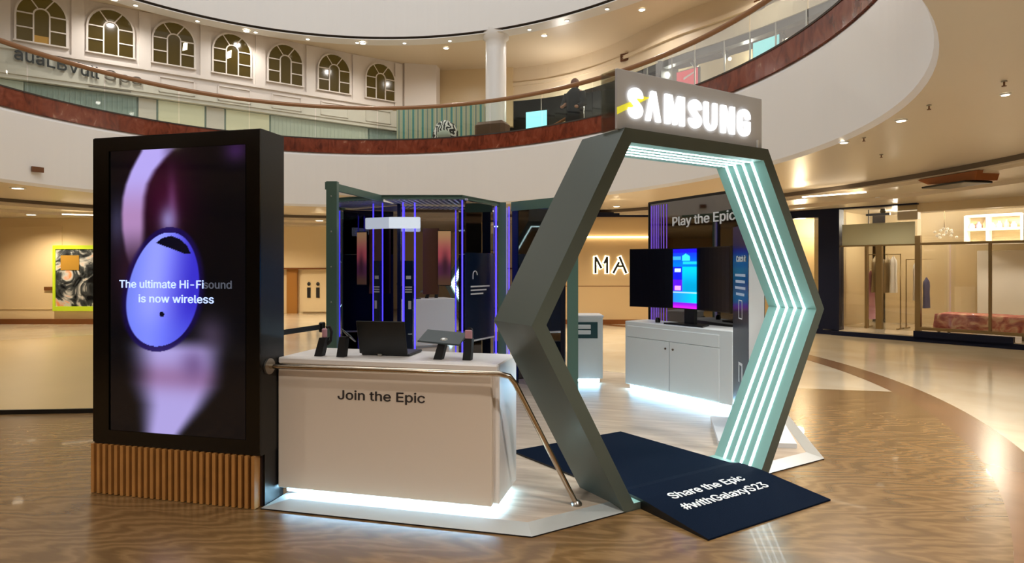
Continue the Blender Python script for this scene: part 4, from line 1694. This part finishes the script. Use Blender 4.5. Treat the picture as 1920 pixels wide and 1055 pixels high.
# little bracket at the right end
b = MB()
b.box((0, 0, 0.032), (0.012, 0.012, 0.064))
b2 = b.build('bracket', 'letter_white', SGN)
b2.location = (0.62, 0.03, 0.0)

# ---------------------------------------------------------------- navy mat over the threshold
MT = thing('entrance_mat', 'navy carpet mat running through the arch with white printed lettering', 'mat', (AX, AY, 0), radians(45))
b = MB()
prof = [(-0.55, 0.014), (-0.02, 0.068), (0.16, 0.069), (0.24, 0.052), (1.37, 0.052)]
xs0 = [-0.57, -0.57, -0.57, -0.60, -0.70]
xs1 = [0.60, 0.585, 0.585, 0.57, 0.46]
vs = []
for (y, z), a, c_ in zip(prof, xs0, xs1):
    vs += [(a, y, z), (c_, y, z), (a, y, 0.003 if y < 0 else 0.04), (c_, y, 0.003 if y < 0 else 0.04)]
fs = []
for i in range(len(prof) - 1):
    p_ = 4 * i
    fs += [(p_, p_ + 1, p_ + 5, p_ + 4)]
fs += [(0, 2, 3, 1), (16, 17, 19, 18)]
b.add(vs, fs)
b.build('carpet', 'carpet_navy', MT)
b = MB()
fs = []
for i in range(len(prof) - 1):
    p_ = 4 * i
    fs += [(p_, p_ + 4, p_ + 6, p_ + 2), (p_ + 1, p_ + 3, p_ + 7, p_ + 5)]
b.add(vs, fs)
b.build('ramp_side', 'black', MT)
sl = (0.068 - 0.014) / 0.53
dy = Vector((0, 1, sl)).normalized()


def mz(y):
    return 0.014 + (y + 0.55) * sl + 0.001


text_mb('Share the Epic', (0.70, 0.105), (-0.375, -0.100, mz(-0.100)), (1, 0, 0), dy, 0.003, 0.012).build('lettering', 'letter_white', MT)
text_mb('#withGalaxyS23', (0.80, 0.105), (-0.415, -0.245, mz(-0.245)), (1, 0, 0), dy, 0.003, 0.012).build('lettering', 'letter_white', MT)

# ---------------------------------------------------------------- things on the front counter
ZT = CZ1


def post(mb, base, top, r):
    b0, t0 = Vector(base), Vector(top)
    hx, hy = r
    vs = [b0 + Vector((-hx, -hy, 0)), b0 + Vector((hx, -hy, 0)), b0 + Vector((hx, hy, 0)), b0 + Vector((-hx, hy, 0))]
    vs += [t0 + Vector((-hx * .9, -hy, 0)), t0 + Vector((hx * .9, -hy, 0)), t0 + Vector((hx * .9, hy, 0)), t0 + Vector((-hx * .9, hy, 0))]
    mb.add(vs, [(3, 2, 1, 0), (4, 5, 6, 7), (0, 1, 5, 4), (1, 2, 6, 5), (2, 3, 7, 6), (3, 0, 4, 7)])


t = thing('watch_stand', 'black watch stand at the left end of the counter', 'display stand', (-2.262, 3.80, ZT))
b = MB()
post(b, (0, 0, 0), (0.035, 0.0, 0.125), (0.027, 0.025))
b.build('post', 'black_matt', t)
b = MB()
b.box((0.04, -0.005, 0.155), (0.032, 0.03, 0.065), bev=0.008)
b.build('watch_face', 'pink_tip', t)
b = MB()
b.tube([(0.035, 0.02, 0.19), (0.055, 0.035, 0.195), (0.07, 0.035, 0.16), (0.065, 0.03, 0.10), (0.045, 0.025, 0.075)], 0.010, 8)
b.build('strap', 'black_matt', t)
t = thing('phone_stand', 'black post stand holding a tilted phone beside the laptop', 'display stand', (-2.095, 3.795, ZT))
b = MB()
post(b, (0, 0, 0), (0.02, 0.0, 0.135), (0.027, 0.025))
b.build('post', 'black_matt', t)
b = MB()
b.box((0, 0, 0), (0.085, 0.16, 0.010), bev=0.004)
b.xf(Matrix.Translation((0.035, 0.03, 0.14)) @ Matrix.Rotation(radians(35), 4, 'Y') @ Matrix.Rotation(radians(-25), 4, 'X'))
b.build('phone', 'tablet_back', t)

t = thing('laptop', 'open black laptop seen from behind its lid on the counter', 'laptop', (-1.84, 3.885, ZT), radians(2))
b = MB()
b.box((0.01, 0.14, 0.010), (0.345, 0.25, 0.016), bev=0.005)
b.build('keyboard_base', 'plastic_dark', t)
b = MB()
b.box((0, 0, 0.118), (0.345, 0.008, 0.232), bev=0.004)
b.xf(Matrix.Translation((0, 0.012, 0.012)) @ Matrix.Rotation(radians(14), 4, 'X'))
b.build('lid', 'plastic_dark', t)
b = MB()
b.box((-0.02, 0.0, 0.008), (0.03, 0.02, 0.014), bev=0.003)
b.build('cable_lock', 'steel', t)

t = thing('tablet_stand', 'tablet lying tilted on a black post stand right of the laptop', 'display stand', (-1.418, 3.85, ZT))
b = MB()
post(b, (-0.012, 0, 0), (0.018, 0.012, 0.115), (0.028, 0.026))
b.build('post', 'black_matt', t)
b = MB()
b.box((0, 0, 0), (0.29, 0.19, 0.012), bev=0.005)
b.xf(Matrix.Translation((0.0, 0.05, 0.135)) @ Matrix.Rotation(radians(18), 4, 'X') @ Matrix.Rotation(radians(4), 4, 'Y'))
b.build('tablet', 'tablet_back', t)
b = MB()
b.ball((0.018, 0.02, 0.118), (0.03, 0.03, 0.02), 12, 8)
b.build('joint', 'steel', t)
t = thing('watch_stand', 'black post holding a pink watch at the right end of the counter', 'display stand', (-1.236, 3.86, ZT))
b = MB()
post(b, (0, 0, 0), (0.012, 0, 0.14), (0.027, 0.025))
b.build('post', 'black_matt', t)
b = MB()
b.box((0.012, -0.016, 0.165), (0.05, 0.012, 0.06), bev=0.008)
b.build('watch_face', 'pink_tip', t)
b = MB()
b.tube([(0.012, 0.0, 0.195), (0.012, 0.03, 0.19), (0.012, 0.04, 0.16), (0.012, 0.03, 0.13)], 0.016, 10)
b.build('strap', 'black_matt', t)

# queue belt behind the counter
t = thing('queue_belt', 'black retractable queue belt stretched behind the left end of the counter', 'barrier', (-3.2, 5.35, 0.86))
b = MB()
a, c_ = Vector((-0.40, -1.59, 0.05)), Vector((-0.11, 0.27, 0.07))
b.add([a, c_, c_ + Vector((0, 0, 0.05)), a + Vector((0, 0, 0.05)), a + Vector((0, .004, 0)), c_ + Vector((0, .004, 0)), c_ + Vector((0, .004, 0.05)), a + Vector((0, .004, 0.05))], [(0, 1, 2, 3), (7, 6, 5, 4), (0, 4, 5, 1), (1, 5, 6, 2), (2, 6, 7, 3), (3, 7, 4, 0)])
b.build('belt', 'belt_black', t)
b = MB()
b.box((-0.115, 0.265, 0.09), (0.05, 0.06, 0.10), bev=0.01)
b.build('belt_clip', 'black', t)

# ---------------------------------------------------------------- mirrored display kiosk at the back
KO = thing('mirror_kiosk', 'mirror lined display kiosk with green posts, slatted roof and blue light lines', 'kiosk', (0, 0, 0.038))
KZ = -0.038
EX, EY = Vector((0.9725, 0.2346)), Vector((-0.2346, 0.9725))
F0 = Vector((-3.27, 6.85))


def kp(s, d):
    p = F0 + EX * s + EY * d
    return (p.x, p.y)


H = 2.40
# left wing: post, mirror, top rail
b = MB()
b.box((-3.225, 5.66, H / 2 + KZ), (0.105, 0.08, H - 0.0), radians(13.7))
b.build('left_post', 'frame_green', KO)
b = MB()
for z in (2.25, 1.9, 1.55, 1.2, 0.9):
    b.ball((-3.215, 5.615, z + KZ), 0.008, 8, 6)
b.build('screw', 'steel', KO)
b = MB()
b.wall((-3.268, 5.70), (-3.275, 7.9), 0.0 + KZ + 0.04, H - 0.07 + KZ, 0.03)
b.build('wing_mirror', 'mirror', KO)
b = MB()
b.wall((-3.25, 5.66), (-3.262, 6.9), H - 0.075 + KZ, H + KZ, 0.06)
b.build('top_rail', 'frame_green', KO)
b = MB()
b.box((kp(0.0, 0.55)[0] + 0.08, kp(0, 0.55)[1], H / 2 + KZ), (0.13, 0.05, H - 0.1), radians(13.7))
b.build('inner_post', 'navy_panel', KO)
# back mirror, turned a little towards the counter
ca, sa = cos(radians(22)), sin(radians(22))
MC = Vector((-2.84, 7.62))
b = MB()
m0, m1 = MC - Vector((ca, sa)) * 0.62, MC + Vector((ca, sa)) * 0.78
b.wall((m0.x, m0.y), (m1.x, m1.y), 0.04 + KZ, 2.33 + KZ, 0.03)
b.build('back_mirror', 'mirror', KO)
# roof with slatted underside
F1 = kp(0.965, 0)
R1p = (-2.09, 8.06)
b = MB()
b.prism([kp(-0.0, 0), F1, R1p, (-2.3, 8.6), (-3.5, 8.4)], 2.372 + KZ, 2.40 + KZ)
for (p, q) in ((kp(0, 0), F1), (F1, R1p)):
    b.wall(p, q, 2.352 + KZ, 2.402 + KZ, 0.025)
b.build('roof', 'frame_green', KO)
b = MB()
for k in range(15):
    x = 0.04 + 0.068 * k
    b.prism([kp(x, 0.05), kp(x + 0.03, 0.05), kp(x + 0.09, 0.9), kp(x + 0.06, 0.9)], 2.345 + KZ, 2.368 + KZ)
b.build('roof_slat', 'sign_grey', KO)
# right flank: dark information panel between blue light lines
b = MB()
fx, fy = Vector(F1), Vector(R1p)
dd = (fy - fx).normalized()
p0, p1 = fx + dd * 0.09, fx + dd * 0.78
b.wall((p0.x, p0.y), (p1.x, p1.y), 0.66 + KZ, 1.72 + KZ, 0.02)
b.build('information_panel', 'navy_panel', KO)
b = MB()
b.wall((p0.x, p0.y), (p1.x, p1.y), 1.725 + KZ, 2.34 + KZ, 0.02)
b.build('flank_mirror', 'mirror_dark', KO)
b = MB()
b.wall((p0.x, p0.y), (p1.x, p1.y), 0.04 + KZ, 0.635 + KZ, 0.02)
b.build('flank_mirror', 'mirror_dark', KO)
b = MB()
b.wall((p0.x, p0.y), (p1.x, p1.y), 0.638 + KZ, 0.658 + KZ, 0.03)
b.build('panel_edge', 'letter_white', KO)
nrm = Vector((dd.y, -dd.x))
o0 = p0 + nrm * 0.004
tx = (dd.x, dd.y, 0)
tm = MB()
for z, w0, w1 in ((1.30, 0.10, 0.56), (1.255, 0.10, 0.48), (1.21, 0.10, 0.40)):
    q0, q1 = o0 + dd * w0, o0 + dd * w1
    tm.wall((q0.x, q0.y), (q1.x, q1.y), z + KZ, z + 0.018 + KZ, 0.003)
q = o0 + dd * 0.2
pts_ = [(q.x + dd.x * 0.05 * cos(a), q.y + dd.y * 0.05 * cos(a), 1.45 + 0.05 * sin(a) + KZ) for a in [pi * i / 8 for i in range(9)]]
tm.tube([(q.x - dd.x * 0.05, q.y - dd.y * 0.05, 1.40 + KZ)][::-1] + pts_[::-1], 0.006, 6)
tm.build('lettering', 'letter_white', KO)
# narrow totem inside, dark with print
c0 = kp(0.282, 0.30)
b = MB()
b.box((c0[0], c0[1], 0.85 + KZ), (0.10, 0.04, 1.55), radians(13.7))
b.build('narrow_panel', 'navy_panel', KO)
tmb = MB()
for z, w in ((1.42, 0.06), (1.30, 0.085), (1.27, 0.085), (1.24, 0.085)):
    q = (c0[0] + 0.005, c0[1] - 0.024)
    tmb.box((q[0], q[1], z + KZ), (w, 0.004, 0.016 if z < 1.4 else 0.04), radians(13.7))
tmb.box((c0[0] + 0.02, c0[1] - 0.02, 1.08 + KZ), (0.035, 0.004, 0.10), radians(13.7))
tmb.lathe([(0.025, 0), (0.025, 0.01)], (c0[0] + 0.025, c0[1] - 0.024, 0.72 + KZ), 12)
tmb.build('lettering', 'sign_grey', KO)


def reflected_pink(u, v):  # colours of a pinkish mirror reflection
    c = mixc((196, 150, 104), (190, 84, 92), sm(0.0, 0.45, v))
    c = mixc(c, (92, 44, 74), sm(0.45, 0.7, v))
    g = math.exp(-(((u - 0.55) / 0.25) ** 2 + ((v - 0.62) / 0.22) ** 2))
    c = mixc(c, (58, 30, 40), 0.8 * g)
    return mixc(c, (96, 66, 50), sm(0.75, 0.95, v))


b0 = kp(0.52, 0.55)  # brown reflection in the mirror, built as a solid board
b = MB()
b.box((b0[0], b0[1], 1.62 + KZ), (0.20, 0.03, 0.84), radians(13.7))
b.build('brown_reflection', 'plaque', KO)
b1 = kp(0.70, 0.50)  # pinkish mirror reflection, put into the colours of a flat panel
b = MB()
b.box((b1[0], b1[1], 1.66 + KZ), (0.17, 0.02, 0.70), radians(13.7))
b.build('reflection_backing', 'black', KO)
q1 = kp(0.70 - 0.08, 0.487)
picture('pink_reflection', 0.16, 0.68, 16, 40, reflected_pink, 'pic_reflection', (q1[0], q1[1], 1.32 + KZ), (EX.x, EX.y, 0), (0, 0, 1), KO)
h0 = kp(0.22, 0.25)  # white mirror reflection, built as a glowing box
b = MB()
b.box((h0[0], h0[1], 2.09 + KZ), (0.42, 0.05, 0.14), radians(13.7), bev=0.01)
b.build('white_reflection', 'reflection_glow', KO)


def led(x, y, z0=0.06, z1=2.34, r=0.009):
    b = MB()
    b.tube([(x, y, z0 + KZ), (x, y, z1 + KZ)], r, 8)
    b.build('led_line', 'led_blue', KO)


for s_, d_ in ((0.21, 0.30), (0.355, 0.30)):
    led(*kp(s_, d_))
led(F1[0], F1[1])
led(*(fx + dd * 0.83))
# right post, second wing mirror and last post
b = MB()
b.box((-2.10, 8.03, H / 2 + KZ), (0.12, 0.08, H), radians(13.7))
b.build('centre_post', 'frame_green', KO)
b = MB()
b.box((-2.028, 8.03, 1.18 + KZ), (0.02, 0.03, 2.3), radians(13.7))
b.build('white_joint', 'letter_white', KO)
led(-1.99, 8.0)
w0, w1 = Vector((-1.96, 7.985)), Vector((-1.15, 7.49))
wd = (w1 - w0).normalized()
b = MB()
q0, q1 = w0 + wd * 0.14, w1 - wd * 0.08
b.wall((q0.x, q0.y), (q1.x, q1.y), 0.04 + KZ, 2.28 + KZ, 0.03)
b.build('wing_mirror', 'mirror', KO)
b = MB()
q0, q1 = w0 + wd * 0.02, w0 + wd * 0.13
b.wall((q0.x, q0.y), (q1.x, q1.y), 0.04 + KZ, 2.28 + KZ, 0.03)
b.build('wing_panel', 'navy_panel', KO)
b = MB()
b.wall((w0.x, w0.y), (w1.x, w1.y), 2.28 + KZ, 2.40 + KZ, 0.06)
b.build('top_rail', 'frame_green', KO)
b = MB()
q0 = w1 - wd * 0.075
b.wall((q0.x, q0.y), ((w1 - wd * 0.015).x, (w1 - wd * 0.015).y), 0.3 + KZ, 2.28 + KZ, -0.02)
b.build('black_strip', 'black', KO)
b = MB()
b.box((-1.068, 7.435, H / 2 + KZ), (0.125, 0.08, H), radians(13.7))
b.build('right_post', 'frame_green', KO)

# ---------------------------------------------------------------- dark display wall "Play the Epic"
PW0 = Vector((-0.199, 8.663))
PD = Vector((0.636, -0.772))
PROT = atan2(PD.y, PD.x)
PW = thing('display_wall', 'dark glossy display wall reading Play the Epic with violet light lines', 'wall panel', (PW0.x, PW0.y, 0.038), PROT)
PL = 1.78
b = MB()
b.box((PL / 2, 0.03, 1.18), (PL, 0.05, 2.36))
b.build('mirror_panel', 'mirror_dark', PW)
b = MB()
b.box((PL / 2, 0.03, 2.37), (PL + 0.02, 0.07, 0.03))
b.box((-0.012, 0.03, 1.19), (0.024, 0.07, 2.38))
b.box((PL + 0.012, 0.03, 1.19), (0.024, 0.07, 2.38))
b.build('frame', 'black', PW)
for i, x in enumerate((0.035, 0.075, 0.11, 0.15, 0.19, 0.24, 0.29, 0.35)):
    b = MB()
    b.box((x, 0.001, 1.18), (0.012 if i % 3 == 0 else 0.006, 0.006, 2.30))
    b.build('light_line', 'led_violet', PW)
text_mb('Play the Epic', (1.06, 0.158), (0.468, 0.004, 2.072 - 0.038), (1, 0, 0.012), (0, 0, 1), 0.008, 0.012).build('lettering', 'letter_white', PW)

# ---------------------------------------------------------------- white cabinet with monitor
QD = Vector((0.749, -0.663))
QN = Vector((-0.663, -0.749))
CROT = atan2(QD.y, QD.x)
Q0 = Vector((-0.481, 7.923))
CB = thing('white_cabinet', 'long white cabinet with doors and glowing base under the monitor', 'cabinet', (Q0.x, Q0.y, 0.038), CROT)
CL, CD = 1.56, 0.40
b = MB()
b.box((CL / 2, CD / 2, 0.06 + 0.39), (CL, CD, 0.78), bev=0.006)
b.build('body', 'cabinet_white', CB)
b = MB()
b.box((0.72, -0.006, 0.72), (1.36, 0.014, 0.135), bev=0.004)
b.build('drawer_front', 'cabinet_white', CB)
for x0, x1 in ((0.04, 0.715), (0.725, 1.40)):
    b = MB()
    b.box(((x0 + x1) / 2, -0.006, 0.36), (x1 - x0, 0.014, 0.57), bev=0.004)
    dobj = b.build('door', 'cabinet_white', CB)
    b = MB()
    xk = x1 - 0.05 if x0 < 0.5 else x0 + 0.05
    b.tube([(xk, -0.012, 0.565), (xk, -0.022, 0.565)], 0.012, 12)
    b.build('knob', 'reveal', dobj)
b = MB()
b.box((CL / 2, CD / 2, 0.03), (CL - 0.1, CD - 0.1, 0.06))
b.build('plinth', 'cabinet_white', CB)
b = MB()
b.box((CL / 2, 0.044, 0.034), (CL - 0.1, 0.008, 0.034))
b.build('led_strip', 'led_plinth', CB)

MO = thing('curved_monitor', 'wide curved monitor standing on the white cabinet, centre of its screen lit blue', 'monitor', (Q0.x + QD.x * 0.84 - QN.x * 0.13, Q0.y + QD.y * 0.84 - QN.y * 0.13, 0.038 + 0.84), CROT)
b = MB()
RCV = 1.6
HW = 0.72


def curve_pt(x, off):
    return (x, off + (RCV - sqrt(max(0, RCV * RCV - x * x))) * -1.0 + 0.0)


def curved(mb, x0, x1, z0, z1, off, th, n_=20):
    vs, fs = [], []
    for i in range(n_ + 1):
        x = x0 + (x1 - x0) * i / n_
        px, py = curve_pt(x, off)
        vs += [(px, py, z0), (px, py, z1), (px, py + th, z0), (px, py + th, z1)]
    for i in range(n_):
        p_ = 4 * i
        fs += [(p_, p_ + 4, p_ + 5, p_ + 1), (p_ + 2, p_ + 3, p_ + 7, p_ + 6), (p_ + 1, p_ + 5, p_ + 7, p_ + 3), (p_, p_ + 2, p_ + 6, p_ + 4)]
    fs += [(0, 1, 3, 2), (4 * n_, 4 * n_ + 2, 4 * n_ + 3, 4 * n_ + 1)]
    mb.add(vs, fs)


curved(b, -HW, HW, 0.185, 0.89, 0.0, 0.04)
b.build('housing', 'black', MO)
b = MB()
curved(b, -HW + 0.01, HW - 0.01, 0.195, 0.88, -0.003, 0.003)
b.build('screen', 'screen_off', MO)


def phone_ui(u, v):
    base = mixc((20, 60, 250), (0, 120, 255), sm(0.05, 0.3, v))
    if v < 0.06:
        base = (30, 20, 230)
    if 0.08 < v < 0.2 and abs(u - 0.55) < 0.16 and v > 0.08 + abs(u - 0.55) * 0.25:
        base = (60, 240, 240)
    if 0.12 < v < 0.18 and u < 0.33:
        base = (60, 170, 255)
    if 0.22 < v < 0.26 and u > 0.42:
        base = (30, 200, 255)
    if v > 0.3:
        base = (20, 30, 240) if u < 0.4 else mixc((0, 200, 240), (0, 150, 200), sm(0.3, 0.65, v))
        if abs(v - 0.36) < 0.035 and 0.06 < u < 0.33:
            base = (200, 235, 255)
        if 0.52 < v < 0.72 and u < 0.4:
            base = (90, 20, 240)
        if abs(v - 0.66) < 0.035 and 0.06 < u < 0.33:
            base = (245, 160, 255)
    if v > 0.72:
        base = mixc((40, 130, 255), (0, 200, 255), u)
    if abs(v - 0.735) < 0.012:
        base = (190, 220, 255)
    if v > 0.9:
        base = mixc((120, 20, 255), (210, 30, 240), sm(0.9, 1.0, v))
    return base


picture('lit_window', 0.34, 0.68, 34, 68, phone_ui, 'pic_monitor', (-0.165, -0.026, 0.197), (1, 0, 0), (0, 0, 1), MO)
b = MB()
b.box((0.02, 0.06, 0.12), (0.16, 0.05, 0.24), bev=0.01)
b.build('neck', 'black', MO)
b = MB()
b.prism([(-0.26, -0.08), (0.3, -0.08), (0.2, 0.16), (-0.16, 0.16)], 0.0, 0.018)
b.build('stand_base', 'black', MO)
t = thing('remote_puck', 'small black puck on the white cabinet left of the monitor foot', 'device', (Q0.x + QD.x * 0.40 - QN.x * 0.15, Q0.y + QD.y * 0.40 - QN.y * 0.15, 0.878))
b = MB()
b.lathe([(0.03, 0.0), (0.032, 0.03), (0.02, 0.06)], (0, 0, 0), 16)
b.build('puck_body', 'black', t)

# small white cabinet with a slot
C2 = thing('waste_cabinet', 'narrow white cabinet with a dark slot between the green post and the long cabinet', 'cabinet', (-1.13, 8.10, 0.038), 0.2391)
b = MB()
b.box((0.17, 0.2, 0.06 + 0.40), (0.38, 0.4, 0.80), bev=0.006)
b.build('body', 'cabinet_white', C2)
b = MB()
b.box((0.12, -0.004, 0.69), (0.34, 0.012, 0.21))
b.build('slot', 'slot_teal', C2)
for z in (0.665, 0.735):
    b = MB()
    b.box((0.09, -0.016, z), (0.22, 0.03, 0.055), bev=0.006)
    b.build('tray', 'cabinet_white', C2)
b = MB()
b.box((0.17, 0.2, 0.87), (0.40, 0.42, 0.025), bev=0.005)
b.build('top', 'white_plate', C2)
b = MB()
b.box((0.17, 0.2, 0.03), (0.30, 0.32, 0.06))
b.build('plinth', 'cabinet_white', C2)
b = MB()
b.box((0.17, 0.036, 0.034), (0.30, 0.008, 0.03))
b.build('led_strip', 'led_plinth', C2)

# ---------------------------------------------------------------- information totem beside the arch
TO = thing('information_totem', 'tall board with a dark printed face on a white foot plate beside the arch', 'sign', (0.77, 6.12, 0.038))
b = MB()
b.prism([(-0.33, -0.55), (0.30, -0.49), (0.33, 0.30), (-0.33, 0.36)], 0.0, 0.04)
b.build('foot_plate', 'white_plate', TO)
vx = Vector((0.07, -0.60)).normalized()
fa = Vector((-0.11, 0.43))
ROTT = atan2(vx.y, vx.x)
mb = MB()
mb.wall((fa.x, fa.y), (fa.x + vx.x * 0.6, fa.y + vx.y * 0.6), 0.04, 1.90, 0.135)
mb.build('board', 'white_plate', TO)
nf = Vector((vx.y, -vx.x))      # face normal, away from the thickness
fo = fa + nf * 0.004
mb = MB()
mb.wall((fo.x, fo.y), (fo.x + vx.x * 0.6, fo.y + vx.y * 0.6), 0.04, 1.90, 0.006)
mb.build('printed_face', 'navy_panel', TO)


def tface(s, z):
    q = fo + vx * s + nf * 0.002
    return (q.x, q.y, z)


text_mb('Catch it', (0.36, 0.08), tface(0.16, 1.56), (vx.x, vx.y, 0), (0, 0, 1), 0.003, 0.01).build('lettering', 'letter_white', TO)
mb = MB()
for z, s0, s1 in ((1.42, 0.1, 0.5), (1.36, 0.12, 0.48), (1.30, 0.1, 0.5), (1.24, 0.14, 0.46)):
    mb.wall(tface(s0, 0)[:2], tface(s1, 0)[:2], z, z + 0.025, 0.003)
mb.build('text_line', 'sign_grey', TO)
mb = MB()
for (s0, s1, z0, z1) in ((0.24, 0.38, 1.02, 1.03), (0.24, 0.38, 1.19, 1.20), (0.24, 0.25, 1.02, 1.20), (0.37, 0.38, 1.02, 1.20)):
    mb.wall(tface(s0, 0)[:2], tface(s1, 0)[:2], z0, z1, 0.003)
for (s0, s1, z0, z1) in ((0.24, 0.27, 0.42, 0.60), (0.36, 0.39, 0.42, 0.60), (0.24, 0.39, 0.585, 0.61)):
    mb.wall(tface(s0, 0)[:2], tface(s1, 0)[:2], z0, z1, 0.003)
mb.build('emblem', 'letter_white', TO)
